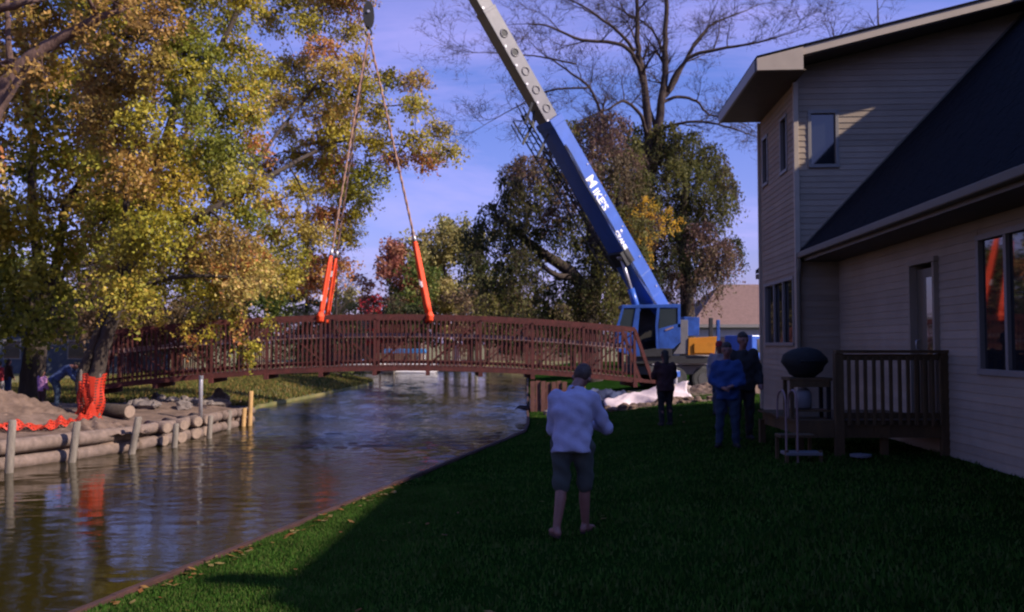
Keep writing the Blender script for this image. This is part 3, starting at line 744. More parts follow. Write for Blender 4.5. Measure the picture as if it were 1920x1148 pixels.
for (nm, s, w, top), lb in zip(slings, SLAB):
    base = bp_(s, w, HT + .02); T = P(top[0], top[1], base.y + (HOOK.y - base.y) * .26)
    d = (T - base)
    slg = thing('lifting_sling', lb, 'sling', base, 'orange slings lifting the bridge')
    mb = MB(); sd2 = BA * .085
    r1 = [.10, .105, .10, .09, .085] if 'right' in nm else [.085, .075, .07, .07, .065]
    for k in (-1, 1):
        off = BN_ * (k * .05) + BA * (k * .028)
        mb.tube([base + off * .6 + UZ * .05, base + d * .15 + off, base + d * .5 + off * 1.1, base + d * .85 + off, T], [r * .72 for r in r1], 8)
    mk('webbing', mb, 'orange', slg, smooth=True)
    kb = bmesh.new(); bmesh.ops.create_icosphere(kb, subdivisions=3, radius=.155)
    for v in kb.verts:
        v.co = Vector((v.co.x * .9, v.co.y * 1.0, v.co.z * 1.25)) * (1 + .08 * math.sin(v.co.z * 50) + .05 * math.sin(v.co.x * 40 + v.co.y * 30)); v.co += Vector((0, -.02, -.02))
    me = bpy.data.meshes.new('choker_knot'); kb.to_mesh(me); kb.free(); me.shade_smooth(); me.materials.append(M['orange'])
    o = bpy.data.objects.new('choker_knot', me); C.objects.link(o); o.parent = slg
    tg = base + d * (.42 if 'right' in nm else (.30 if 'near' in nm else .72)); dn = d.normalized()
    box_obj('tag', tg - BN_ * .125 - BA * .06, (.06, .02, .20), 'tag', slg, (BA, BN_, dn))
    sh = MB(); sh.tube([T - dn * .02, T + dn * .10, T + dn * .22], [.07, .06, .035], 8); mk('shackle', sh, 'steel', slg, smooth=True)
    rp_ = thing('wire_rope', 'tan twin lifting rope from hook block down to ' + nm + ' orange sling', 'rope', T, 'ropes between the hook block and the slings')
    mb = MB(); T2 = T + dn * .2
    tw1, tw2 = [], []
    for k in range(60):
        u = k / 59; p = T2.lerp(HOOK, u); ph = u * 60
        o_ = (BA * math.cos(ph) + BN_ * math.sin(ph)) * .022
        tw1.append(p + o_); tw2.append(p - o_)
    mb.tube(tw1, .024, 6); mb.tube(tw2, .024, 6); mk('strand', mb, 'rope', rp_, smooth=True)

# ------------------------------------------------------------------ the crane
cr_ = thing('mobile_crane', 'blue truck crane with grey telescoping boom and open operator cab', 'crane', (6.4, 35.5, 0))
PIV = P(1250, 616, 36.0); TIP = P(687, -372, 29.7)
AX = (TIP - PIV).normalized(); NS = Vector((-AX.y, AX.x, 0)).normalized()
if NS.y > 0: NS = -NS
UP = AX.cross(NS)
if UP.z < 0: UP = -UP
Lb = (TIP - PIV).length
def bpt(l, n_, u_): return PIV + AX * l + NS * n_ + UP * u_
def along(px, py):                          # distance up the boom of the point nearest a photo pixel
    best = min((abs((lambda q: (q.x / (q.y * _c + (q.z - CAMZ) * _s) * FPX + 960 - px))(PIV + AX * (Lb * i / 400)))
                + abs((lambda q: (574 - FPX * ((-q.y * _s + (q.z - CAMZ) * _c) / (q.y * _c + (q.z - CAMZ) * _s)) - py))(PIV + AX * (Lb * i / 400))), i) for i in range(401))
    return Lb * best[1] / 400
l_col = along(1026, 228)
def boxsec(name, l0, l1, w, h0, h1, mat, n0=0, u0=0):
    mb = MB()
    mb.hexa([bpt(l0, n0 - w / 2, u0 - h0 / 2), bpt(l0, n0 + w / 2, u0 - h0 / 2), bpt(l1, n0 + w / 2, u0 - h1 / 2), bpt(l1, n0 - w / 2, u0 - h1 / 2),
             bpt(l0, n0 - w / 2, u0 + h0 / 2), bpt(l0, n0 + w / 2, u0 + h0 / 2), bpt(l1, n0 + w / 2, u0 + h1 / 2), bpt(l1, n0 - w / 2, u0 + h1 / 2)])
    return mk(name, mb, mat, cr_, bevel=.015)
# base section in plates so the lower edge can be cut back
boxsec('boom_base_section', -0.3, 2.6, 1.02, .56, .70, 'cblue', u0=.02)
boxsec('boom_base_section', 2.6, l_col, 1.02, .70, .58, 'cblue', u0=.02)
boxsec('boom_collar', l_col - .28, l_col + .02, 1.06, .63, .63, 'cblue', u0=.02)
boxsec('boom_head_plate', 3.3, 3.9, 1.04, .45, .45, 'cdark', u0=-.28)
boxsec('boom_inner_section', l_col + .02, l_col + 4.55, .58, .58, .58, 'cgrey')
boxsec('boom_collar', l_col + 4.5, l_col + 4.62, .60, .60, .60, 'cgrey')
boxsec('boom_tip_section', l_col + 4.6, Lb - .6, .50, .53, .53, 'cgrey')
boxsec('boom_head', Lb - .7, Lb + .2, .62, .8, .7, 'cdark')
k = 0; l = l_col + .45
while l < Lb - 1:
    wn = .293 if l < l_col + 4.4 else .252
    if not (l_col + 4.1 < l < l_col + 4.9):
        mb = MB(); c0 = bpt(l, wn, .02); ring = []
        for t_ in range(25):
            a_ = 2 * math.pi * t_ / 24; ring.append(c0 + (AX * math.cos(a_) + UP * math.sin(a_)) * .145 + NS * .006)
        mb.tube(ring, .028, 6, cap=False); hb = mk('boom_hole_rim', mb, 'cgrey', cr_, smooth=True)
        if l > l_col + 2.6:
            mb = MB(); mb.tube([c0 - NS * .02, c0 + NS * .006], .11, 16); mk('boom_hole', mb, 'cdark', hb, root=cr_)
        mb = MB(); mb.tube([bpt(l - .42, wn - .02, -.22), bpt(l - .42, wn + .03, -.22)], .045, 10); mk('wear_pad_bolt', mb, 'steel', cr_)
    l += .78
# lattice jib stowed along the boom's lower left side
mb = MB(); j0, j1 = 3.2, l_col + .7
cs = [(-.42, -.62), (-.42, -1.05), (.02, -.72)]
for n_, u_ in cs: mb.tube([bpt(j0, n_ * .6, u_), bpt(j1, n_, u_ - .05)], .032, 6)
seg = 22
for i in range(seg):
    la, lb_ = lerp(j0, j1, i / seg), lerp(j0, j1, (i + 1) / seg)
    for (a_, c_) in ((0, 1), (1, 2), (2, 0)):
        fa, fc = cs[a_], cs[c_]
        mb.tube([bpt(la, fa[0] * lerp(.6, 1, i / seg), fa[1]), bpt(lb_, fc[0] * lerp(.6, 1, i / seg), fc[1])], .016, 5)
mk('lattice_jib', mb, 'cdark', cr_)
mb = MB()
for dl, n_, u_ in ((.6, 0, -.5), (.9, .2, -.8), (.3, -.2, -1.2), (-.4, .1, -1.0)):
    mb.beam(bpt(l_col + dl, n_, -.35), bpt(l_col + dl - .5, n_ * .5, u_ - .25), .05, .09)
    mb.beam(bpt(l_col + dl - .4, n_, u_ - .2), bpt(l_col + dl + .3, n_ - .3, u_), .04, .04)
mk('jib_bracket', mb, 'cdark', cr_)
# lift cylinder
cyt = bpt(3.7, .30, -.40); cyb = P(1196, 585, 34.6)
mb = MB(); mb.tube([cyb.lerp(cyt, .38), cyt], .075, 12); mk('cylinder_rod', mb, 'steel', cr_, smooth=True)
mb = MB(); mb.tube([cyb, cyb.lerp(cyt, .42)], .14, 14); mk('cylinder_barrel', mb, 'cblue', cr_, smooth=True)
mb = MB(); mb.tube([cyt - NS * .12, cyt + NS * .15], .13, 14); mk('pivot_pin', mb, 'steel', cr_)
mb = MB()
for k in range(3): mb.tube([bpt(.6 + i * .5, .52 + .02 * math.sin(i * 1.3 + k), -.30 + k * .05 + .02 * math.sin(i * .9)) for i in range(int((l_col - 1) / .5))], .014, 5)
mk('hydraulic_hose', mb, 'cdark', cr_)
for l_ in (1.6, 2.6, 5.2, 7.4, l_col - .9):
    boxsec('weld_seam', l_, l_ + .03, 1.028, .60, .60, 'cblue', u0=.02)
for i in range(6):
    mb = MB(); mb.tube([bpt(.5 + i * 1.4, .50, .22), bpt(.5 + i * 1.4, .535, .22)], .03, 8); mk('bolt', mb, 'steel', cr_)
# lettering
def lettering(txt, px, py, size, sx=1.0, up=0.0):
    cu = bpy.data.curves.new('lettering', 'FONT'); cu.body = txt; cu.size = size; cu.extrude = .004; cu.align_x = 'LEFT'; cu.offset = .012
    ob = bpy.data.objects.new('tmp', cu); C.objects.link(ob)
    bpy.context.view_layer.update()
    me = bpy.data.meshes.new_from_object(ob.evaluated_get(bpy.context.evaluated_depsgraph_get()))
    bpy.data.objects.remove(ob)
    l0 = along(px, py)
    for v in me.vertices:
        v.co = bpt(l0 - v.co.x * sx, .516 + v.co.z, v.co.y + up) - LOC[cr_.name]
    me.materials.clear(); me.materials.append(M['cwhite'])
    o = bpy.data.objects.new('lettering', me); C.objects.link(o); o.parent = cr_
    return o
lettering('M', 1092, 334, .56, 1.05, -.19)
lettering('IKE\u2019S', 1107, 356, .43, 1.02, -.19)
lettering('CRANE', 1149, 432, .22, 1.15, -.22)
lettering('&', 1158, 434, .20, 1.2, -.02)
# operator cab: side towards the camera
CD = 34.4
def cp(px, py, d=CD): return P(px, py, d)
def panel(name, pxs, mat, d=CD, depth=1.1, parent=None):
    mb = MB(); mb.prism([cp(x, y, d) for x, y in pxs], Vector((0, depth, 0))); return mk(name, mb, mat, parent or cr_, root=cr_, bevel=.012 if depth > .1 else 0)
cab = panel('cab', [(1166, 572), (1276, 570), (1276, 577), (1166, 578)], 'cblue_shade')            # roof
panel('cab_pillar', [(1192, 578), (1200, 578), (1196, 624), (1200, 668), (1190, 668), (1184, 626)], 'cblue_shade', depth=.08, parent=cab)
panel('cab_pillar', [(1166, 578), (1170, 578), (1160, 616), (1155, 616)], 'cblue_shade', depth=.08, parent=cab)
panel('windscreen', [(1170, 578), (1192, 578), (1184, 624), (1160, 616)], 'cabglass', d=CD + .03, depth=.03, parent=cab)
panel('cab_pillar', [(1232, 577), (1237, 577), (1234, 612), (1236, 654), (1231, 654), (1229, 612)], 'cblue_shade', depth=.08, parent=cab)
panel('cab_pillar', [(1271, 577), (1276, 577), (1276, 614), (1271, 614)], 'cblue_shade', depth=.08, parent=cab)
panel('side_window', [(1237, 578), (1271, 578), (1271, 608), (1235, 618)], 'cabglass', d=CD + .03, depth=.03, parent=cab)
panel('cab_side_panel', [(1235, 617), (1276, 606), (1276, 642), (1262, 654), (1236, 654)], 'cblue_shade', depth=.9, parent=cab)
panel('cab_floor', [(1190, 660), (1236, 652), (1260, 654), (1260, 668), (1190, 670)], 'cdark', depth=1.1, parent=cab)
panel('cab_front_panel', [(1155, 616), (1184, 626), (1190, 668), (1160, 660)], 'cblue_shade', d=CD + .02, depth=.9, parent=cab)
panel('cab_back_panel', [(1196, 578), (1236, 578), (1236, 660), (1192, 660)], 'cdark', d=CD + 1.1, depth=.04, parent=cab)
panel('operator_seat', [(1212, 640), (1230, 640), (1230, 610), (1226, 610), (1224, 632), (1212, 634)], 'black', d=CD + .4, depth=.4, parent=cab)
panel('grab_rail', [(1247, 618), (1262, 612), (1263, 615), (1248, 621)], 'handrail', d=CD - .03, depth=.02, parent=cab)
panel('turntable', [(1186, 668), (1330, 668), (1330, 682), (1186, 682)], 'cdark', d=CD + .1, depth=2.2)
panel('counterweight', [(1276, 600), (1290, 600), (1290, 664), (1262, 664), (1276, 644)], 'cgrey', d=CD + .1, depth=1.6)
panel('hydraulic_tank', [(1283, 594), (1312, 595), (1311, 630), (1283, 630)], 'cblue_shade', d=CD + .2, depth=.8)
panel('winch_housing', [(1291, 634), (1344, 631), (1340, 666), (1290, 666)], 'cyellow', d=CD + .05, depth=.9)
panel('winch_recess', [(1302, 644), (1338, 642), (1335, 662), (1302, 662)], 'cyellow', d=CD - .02, depth=.06)
panel('exhaust_stack', [(1330, 596), (1337, 596), (1337, 640), (1330, 640)], 'cdark', d=CD + .5, depth=.15)
panel('exhaust_stack', [(1344, 600), (1350, 600), (1350, 640), (1344, 640)], 'cblue_shade', d=CD + .5, depth=.15)
# carrier
CX = Vector((0.93, 0.36, 0)); CY = Vector((-0.36, 0.93, 0)); CO = P(1226, 690, 34.2); CO.z = 0
def cw(a, b_, z): return CO + CX * a + CY * b_ + UZ * z
A4 = (CX, CY, UZ)
box_obj('chassis', cw(3.2, 1.1, .98), (6.8, 2.2, .38), 'cdark', cr_, A4, .03)
box_obj('deck_plate', cw(3.0, 1.1, 1.21), (6.2, 2.3, .05), 'cgrey', cr_, A4)
wc = 0
for a_ in (1.0, 2.2, 5.2):
    for b_ in (.12, 2.1):
        c_ = cw(a_, b_, .62)
        mb = MB(); mb.tube([c_ - CY * .16, c_ - CY * .13, c_ + CY * .13, c_ + CY * .16], [.42, .48, .48, .42], 22); wh = mk('wheel', mb, 'rubber', cr_, smooth=False)
        mb = MB(); mb.tube([c_ - CY * .18, c_ + CY * .18], [.24, .24], 16); mk('rim', mb, 'cdark', wh, root=cr_)
for a_ in (.2, 3.8):
    box_obj('outrigger_beam', cw(a_, -.55, .88), (.28, 1.6, .22), 'cblue', cr_, A4, .01)
    mb = MB(); c_ = cw(a_, -1.25, 0); g0 = h_right(c_.x, c_.y)
    mb.tube([Vector((c_.x, c_.y, g0 + .05)), Vector((c_.x, c_.y, 1.05))], .07, 10); mk('outrigger_leg', mb, 'steel', cr_)
    mb = MB(); mb.tube([Vector((c_.x, c_.y, g0)), Vector((c_.x, c_.y, g0 + .06))], .26, 14); mk('outrigger_pad', mb, 'cgrey', cr_)
mb = MB(); mb.prism([cw(4.55, 0, .75), cw(6.3, 0, .75), cw(6.3, 0, 1.6), cw(6.0, 0, 2.35), cw(4.55, 0, 2.35)], CY * 1.9); mk('driver_cab', mb, 'cblue', cr_, bevel=.04)
mb = MB(); mb.prism([cw(4.8, -.01, 1.65), cw(5.9, -.01, 1.65), cw(5.75, -.01, 2.2), cw(4.8, -.01, 2.2)], CY * .02); mk('side_window', mb, 'cabglass', cr_)
box_obj('bumper', cw(5.2, -.06, .95), (2.1, .12, .45), 'cgrey', cr_, A4, .02)
# hook block
hb = thing('hook_block', 'black crane hook block hanging at the top above the bridge slings', 'hook block', HOOK)
o_ = HOOK
for k in (-1, 1):
    mb = MB(); prof = []
    for t_ in range(16):
        a_ = 2 * math.pi * t_ / 16; prof.append(o_ + BA * (.19 * math.cos(a_)) + UZ * (.62 + .46 * math.sin(a_)) + BN_ * (k * .11))
    mb.prism(prof, BN_ * .035); mk('cheek_plate', mb, 'cdark', hb, bevel=.008)
mb = MB(); c_ = o_ + UZ * .75; mb.tube([c_ - BN_ * .06, c_ + BN_ * .08], .17, 18); mk('sheave', mb, 'steel', hb)
mb = MB(); c_ = o_ + UZ * .70; mb.tube([c_ - BN_ * .15, c_ - BN_ * .10], .05, 12); mk('sheave_pin', mb, 'steel', hb)
mb = MB(); mb.tube([o_ + UZ * .30, o_ + UZ * .15], [.09, .07], 10); mk('swivel', mb, 'cdark', hb)
hk = [o_ + UZ * .2] + [o_ + BA * (.10 * math.sin(t_)) + UZ * (.02 - .12 * math.cos(t_) * 1) for t_ in (2.6, 2.0, 1.2, .4, -.4, -1.2, -1.9)]
mb = MB(); mb.tube(smooth_path(hk, 4), .035, 8); mk('hook', mb, 'darkmetal', hb, smooth=True)
for k in (-.09, .09):
    q = bpt(Lb - .1, 0, -.35); mb = MB(); mb.tube([o_ + UZ * .95 + BA * k, q + BA * k], .014, 6); mk('hoist_cable', mb, 'darkmetal', cr_)

# ------------------------------------------------------------------ right bank under the bridge: abutment, tarps, rubble
ab = thing('bridge_abutment', 'red-brown timber and concrete abutment at the water edge under the bridge', 'abutment', (1.3, 29.5, -.2))
box_obj('footing', (1.35, 29.6, -.25), (1.5, 2.4, .7), 'concrete', ab, bevel=.02)
box_obj('bearing_shelf', (1.5, 29.7, .28), (1.0, 2.3, .36), 'form', ab, bevel=.02)
for i in range(7): box_obj('sheet_pile', (.66 + i * .17, 28.35 + (.05 if i % 2 else 0), .05), (.15, .06, 1.5 + random.uniform(-.05, .05)), 'form', ab)
for x in (2.12, 2.30): box_obj('stake', (x, 28.3, .45), (.06, .06, .9), 'postnew', ab)
def rock(name, c, r, mat, parent=None, label=None, cat=None, group=None, flat=.7, sub=2):
    kb = bmesh.new(); bmesh.ops.create_icosphere(kb, subdivisions=sub, radius=1)
    a, b_, d_ = random.uniform(0, 6), random.uniform(0, 6), random.uniform(0, 6)
    sx, sy, sz = random.uniform(.8, 1.25), random.uniform(.7, 1.1), random.uniform(.55, .85) * flat / .7
    for v in kb.verts:
        n_ = 1 + .18 * math.sin(v.co.x * 3 + a) + .14 * math.sin(v.co.y * 4 + b_) + .12 * math.sin(v.co.z * 5 + d_)
        v.co = Vector((v.co.x * sx, v.co.y * sy, v.co.z * sz)) * n_ * r
    me = bpy.data.meshes.new(name); kb.to_mesh(me); kb.free(); me.materials.append(M[mat])
    o = bpy.data.objects.new(name, me); C.objects.link(o); o.location = c; o.rotation_euler.z = random.uniform(0, 6)
    if parent: o.parent = parent; o.location = Vector(c) - LOC[parent.name]
    return props(o, label, cat, group)
G = 'stones dumped beside the bridge abutment'
for i in range(20):
    x = random.uniform(.75, 2.2); y = random.uniform(26.8, 28.1)
    rock('stone', (x, y, h_right(x, y) + .05), random.uniform(.07, .17), 'rock', label='pale rounded stone heaped below the abutment, left of the white shirt', cat='stone', group=G)
G = 'stones and clods in front of the pale tarp'
for i in range(22):
    x = random.uniform(2.8, 6.4); y = random.uniform(26.3, 27.2)
    rock('stone', (x, y, h_right(x, y) + .06), random.uniform(.08, .2), 'dirt', label='brown clod of earth in front of the pale crumpled tarp', cat='stone', group=G)
def crumple(name, x0, x1, y0, y1, zf, mat, label, cat, nx=34, ny=14, seed=1, amp=.06):
    V = []; F = []
    rs = random.Random(seed); ph = [rs.uniform(0, 6) for _ in range(8)]
    for j in range(ny + 1):
        for i in range(nx + 1):
            u, v = i / nx, j / ny; x = lerp(x0, x1, u); y = lerp(y0, y1, v)
            f = math.sin(u * 17 + ph[0] + 3 * math.sin(v * 5 + ph[1])) + .7 * math.sin(v * 13 + ph[2] + 4 * math.sin(u * 6 + ph[3])) + .5 * math.sin(u * 41 + v * 23 + ph[4])
            V.append((x + .08 * math.sin(v * 9 + ph[5]), y + .1 * math.sin(u * 11 + ph[6]), h_right(x, y) + .06 + zf(u, v) + amp * f * .6))
    for j in range(ny):
        for i in range(nx): a = j * (nx + 1) + i; F.append((a, a + 1, a + nx + 2, a + nx + 1))
    mb = MB(); mb.v, mb.f = V, F
    c = Vector(V[len(V) // 2]); o = mk(name, mb, mat, at=c, smooth=True, label=label, cat=cat)
    sm = o.modifiers.new('thick', 'SOLIDIFY'); sm.thickness = .012
    return o
crumple('tarp', 2.9, 5.5, 27.1, 28.6, lambda u, v: .48 * math.sin(v * 3.14) * (.5 + .5 * u), 'tarp', 'pale crumpled tarp heaped under the right end of the bridge', 'tarp')
crumple('tarp', 2.5, 3.8, 28.0, 29.2, lambda u, v: .55 * math.sin(v * 3.14) * (1 - .5 * u), 'darktarp', 'dark blue folded tarp beneath the bridge behind the white shirt', 'tarp', seed=4)
crumple('tarp', 4.6, 5.6, 27.6, 28.6, lambda u, v: .50 * math.sin(v * 3.14) * (1 - .3 * u), 'concrete', 'beige folded sheet beside the dark standing figure under the bridge end', 'tarp', seed=9)
def mound(name, cx, cy, rx, ry, h, label, base, seed=3, mat='dirt', rot=0):
    V = []; F = []; nr, na = 34, 90
    rs = random.Random(seed); ph = [rs.uniform(0, 6) for _ in range(6)]
    for r_ in range(nr + 1):
        for a_ in range(na):
            t_ = 2 * math.pi * a_ / na; q = r_ / nr; k = 1 + .12 * math.sin(3 * t_ + ph[0]) + .08 * math.sin(5 * t_ + ph[1])
            x = cx + math.cos(t_) * rx * q * k; y = cy + math.sin(t_) * ry * q * k
            z = base(x, y) - .04 + .035 * hash2(x * 9, y * 8) + .02 * hash2(x * 23 + 4, y * 21) + h * (math.cos(q * math.pi) * .5 + .5) + .05 * math.sin(x * 7 + ph[2]) * math.sin(y * 6 + ph[3]) * (1 - q) + .03 * math.sin(x * 19 + y * 13)
            V.append((x, y, z))
    for r_ in range(nr):
        for a_ in range(na):
            a2 = (a_ + 1) % na; F.append((r_ * na + a_, r_ * na + a2, (r_ + 1) * na + a2, (r_ + 1) * na + a_))
    mb = MB(); mb.v, mb.f = V, F; return mk(name, mb, mat, at=(cx, cy, base(cx, cy)), smooth=True, label=label, cat='dirt pile')
mound('dirt_pile', 7.4, 30.6, 2.8, 1.3, .38, 'low tan dirt ridge in front of the crane, right of the dark figure', h_right, 5)
mound('dirt_pile', 4.6, 26.9, 2.3, .6, .16, 'flat brown dirt strip under the pale tarp at the lawn edge', h_right, 6)
mound('dirt_pile', 6.2, 31.4, 5.6, 3.4, .07, 'broad bare brown dirt of the work site under the bridge end and crane', h_right, 12)
dv = thing('driveway', 'pinkish concrete driveway slab behind the people near the house corner', 'driveway', (10, 36, .3))
for i in range(4):
    for j in range(3):
        x0 = 7.0 + i * 2.5; y0 = 31.5 + j * 2.6; mb = MB(); c4 = [(x0, y0), (x0 + 2.46, y0), (x0 + 2.46, y0 + 2.56), (x0, y0 + 2.56)]
        mb.hexa([(x, y, .1) for x, y in c4] + [(x, y, .345) for x, y in c4]); mk('slab', mb, 'concrete', dv)

# ------------------------------------------------------------------ left bank: log wall, posts, net, dirt, rocks, log, pipe
lwz = thing('log_retaining_wall', 'weathered log retaining wall with upright posts along the left bank', 'retaining wall', (-9.5, 21, -.4))
wall_pts = [(-13.2, 10), (-11.55, 15.6), (-10.75, 18.4), (-9.95, 20.1), (-9.32, 21.9), (-9.18, 22.9), (-9.02, 23.9), (-8.9, 25.3), (-8.8, 26.6), (-8.72, 27.9), (-8.62, 29.3)]
for i in range(len(wall_pts) - 1):
    a, c = Vector((*wall_pts[i], 0)), Vector((*wall_pts[i + 1], 0)); dd = (c - a).normalized(); nn = Vector((dd.y, -dd.x, 0))
    for row, z in enumerate((-.50, -.17)):
        r_ = random.uniform(.135, .168); g = .03 if i < 4 else .10
        jit = lambda: Vector((random.uniform(-.03, .03), random.uniform(-.03, .03), random.uniform(-.02, .03)))
        p, q = a + dd * g + UZ * z + nn * .06 + jit(), c - dd * g + UZ * z + nn * .06 + jit()
        mb = MB(); mb.tube([p, p + dd * .03, p.lerp(q, .33), p.lerp(q, .66), q - dd * .03, q], [r_ * .93, r_, r_ * random.uniform(.94, 1.04), r_ * random.uniform(.94, 1.04), r_ * .97, r_ * .9], 14)
        lg = mk('log', mb, 'log', lwz, smooth=True)
        mb = MB(); mb.tube([q, q + dd * .006], r_ * .86, 14); mk('log_end', mb, 'logend', lg, root=lwz)
for k_, (lx, ly) in enumerate(((-9.12, 22.95), (-9.0, 23.75), (-8.92, 24.6), (-8.86, 25.35))):
    for row, z in enumerate((-.47, -.14)):
        r_ = random.uniform(.14, .175); d_ = Vector((.80, -.60, random.uniform(-.03, .03))).normalized(); a_ = Vector((lx + random.uniform(-.04, .04), ly, z)); e_ = a_ + d_ * random.uniform(.30, .42)
        mb = MB(); mb.tube([a_ - d_ * .5, a_, e_ - d_ * .04, e_], [r_ * .9, r_, r_, r_ * .86], 14); lg = mk('log', mb, 'log', lwz, smooth=True)
        mb = MB(); mb.tube([e_, e_ + d_ * .008], r_ * .82, 14); mk('log_end', mb, 'logend', lg, root=lwz)
posts = [(10, 885, 97, .0), (128, 866, 75, .06), (240, 850, 68, .12), (320, 838, 44, 0), (392, 822, 42, 0), (428, 806, 36, 0), (456, 800, 34, 0), (468, 798, 64, 0)]
for i, (px, py, hp, lean) in enumerate(posts):
    b0 = PZ(px, py, WATER - .0); hgt = hp / FPX * b0.y
    b0 += Vector((.14, -.12, 0)) * (0 if i > 3 else 1)
    top = b0 + UZ * hgt + Vector((lean * hgt + .02, .05, 0)); r_ = .085 if i < 3 else .075
    mb = MB(); mb.tube([b0 - UZ * .7, b0, b0.lerp(top, .5), top - UZ * .02, top], [r_ * 1.05, r_, r_ * .97, r_ * .92, r_ * .75], 12)
    mk('post', mb, 'post' if i < 6 else 'postnew', lwz, smooth=True)
pp = thing('white_pipe', 'thin white pipe standing upright at the log wall', 'pipe', PZ(376, 782, -.05))
p0 = LOC[pp.name]; mb = MB(); mb.tube([p0 - UZ * .1, p0 + UZ * 1.12, p0 + UZ * 1.14], [.055, .055, .045], 14); mk('pipe', mb, 'steel', pp, smooth=True)
mb = MB(); mb.tube([p0 + UZ * 1.06, p0 + UZ * 1.16], .065, 14); mk('cap', mb, 'whiteplastic', pp)
# loose log
lg = thing('felled_log', 'cut log with pale end lying beside the orange netting', 'log', P(212, 776, 24.0))
q = P(243, 772, 23.6); p = P(170, 768, 24.4); mb = MB(); mb.tube([p, p.lerp(q, .5), q], [.19, .185, .18], 16); mk('bark', mb, 'bark', lg, smooth=True)
dd = (q - p).normalized(); mb = MB(); mb.tube([q - dd * .002, q + dd * .012], .165, 16); mk('cut_end', mb, 'logend', lg)
G = 'rocks piled behind the log wall'
for i in range(34):
    x = -10.9 + random.uniform(-1.4, 1.6); y = random.uniform(26.2, 30.5); x = min(x, interp(LB, y) - .25)
    rock('rock', (x, y, h_left(x, y) + .10), random.uniform(.10, .24), 'rock', label='grey-brown rock in the heap behind the log wall by the white pipe', cat='rock', group=G)
q = P(412, 752, 30); rock('boulder', (q.x, q.y, .10), .30, 'rock', label='tallest grey boulder standing on the rock heap right of the white pipe', cat='boulder', flat=1.1, sub=3)
q = P(398, 770, 29.2); rock('boulder', (q.x, q.y, .02), .36, 'rock', label='broad boulder leaning below the tallest one behind the log wall', cat='boulder', sub=3)
mound('dirt_pile', -13.6, 22.5, 2.7, 1.9, .30, 'big pinkish-brown dirt pile at the left edge behind the log wall', h_left, 8)
mound('dirt_pile', -10.2, 21.8, 1.2, 1.3, .18, 'small heap of dirt just behind the log wall by the netting', h_left, 9)
def netting(name, path, hgt, label, lay=0.0, seed=2):
    """lattice of plastic strips following a ground path; lay>0 collapses it"""
    rs = random.Random(seed); L = [0]
    for a, c in zip(path[:-1], path[1:]): L.append(L[-1] + (c - a).length)
    tot = L[-1]
    def at(s):
        for i in range(len(L) - 1):
            if s <= L[i + 1] or i == len(L) - 2:
                return path[i].lerp(path[i + 1], (s - L[i]) / max(1e-6, L[i + 1] - L[i])), (path[i + 1] - path[i]).normalized()
    ph = [rs.uniform(0, 6) for _ in range(6)]
    def pt(s, t_):
        p, d = at(max(0, min(tot, s))); n = Vector((d.y, -d.x, 0)).normalized()
        if lay:
            off = (t_ - .5) * hgt * .8; z = .07 + lay * (.5 + .5 * math.sin(s * 6 + ph[0])) * math.sin(t_ * 3.14) + .05 * math.sin(s * 17 + t_ * 9 + ph[1])
        else:
            off = .10 * math.sin(s * 9 + ph[0]) + .05 * math.sin(s * 21 + t_ * 3 + ph[1]) + .06 * t_; z = t_ * hgt * (.72 + .28 * min(1, s / (tot * .55)) + .06 * math.sin(s * 8 + ph[2])); off += .08 * math.sin(t_ * 7 + s * 3) * (1 - t_)
        return p + n * off + UZ * z
    cell, bar = .075, .034
    ns = int(tot / cell); ntt = int(hgt / cell); mb = MB()
    for i in range(ns + 1):
        for j in range(ntt * 2):
            t0, t1 = j / (ntt * 2), (j + 1) / (ntt * 2); s = i * cell
            mb.add([pt(s, t0), pt(s + bar, t0), pt(s + bar, t1), pt(s, t1)], [(0, 1, 2, 3)])
    for j in range(ntt + 1):
        for i in range(ns * 2):
            s0, s1 = i * cell / 2, (i + 1) * cell / 2; t0 = j / ntt; t1 = t0 + bar / hgt
            mb.add([pt(s0, t0), pt(s1, t0), pt(s1, t1), pt(s0, t1)], [(0, 1, 2, 3)])
    o = mk(name, mb, 'netting', at=path[0], label=label, cat='safety net', fix=False)
    m_ = o.modifiers.new('thick', 'SOLIDIFY'); m_.thickness = .004
    return o
gz = lambda v: Vector((v.x, v.y, h_left(v.x, v.y)))
netting('safety_netting', [gz(P(143, 790, 22.9)), gz(P(160, 790, 23.3)), gz(P(172, 790, 22.7)), gz(P(187, 788, 23.3))], 1.08, 'bright orange safety netting standing around the leaning tree trunk')
netting('safety_netting', [gz(P(180, 788, 22.6)), gz(P(150, 800, 22.0)), gz(P(120, 808, 21.4)), gz(P(90, 815, 20.9)), gz(P(60, 818, 20.6)), gz(P(28, 822, 20.3)), gz(P(-20, 822, 20.2))], .55, 'collapsed strip of orange netting trailing over the dirt to the left', lay=.16)
G = 'stakes holding the orange netting'
for px, lb in ((150, 'left'), (186, 'right')):
    q = gz(P(px, 790, 23.1)); mb = MB(); mb.box(q + UZ * .55, (.04, .04, 1.2)); mb.add([q + Vector((-.02, -.02, 1.15)), q + Vector((.02, -.02, 1.15)), q + Vector((.02, .02, 1.15)), q + Vector((-.02, .02, 1.15)), q + UZ * 1.2], [(0, 1, 4), (1, 2, 4), (2, 3, 4), (3, 0, 4)])
    mk('stake', mb, 'post', at=q, label='thin wooden stake at the ' + lb + ' end of the standing orange netting', cat='stake', group=G)

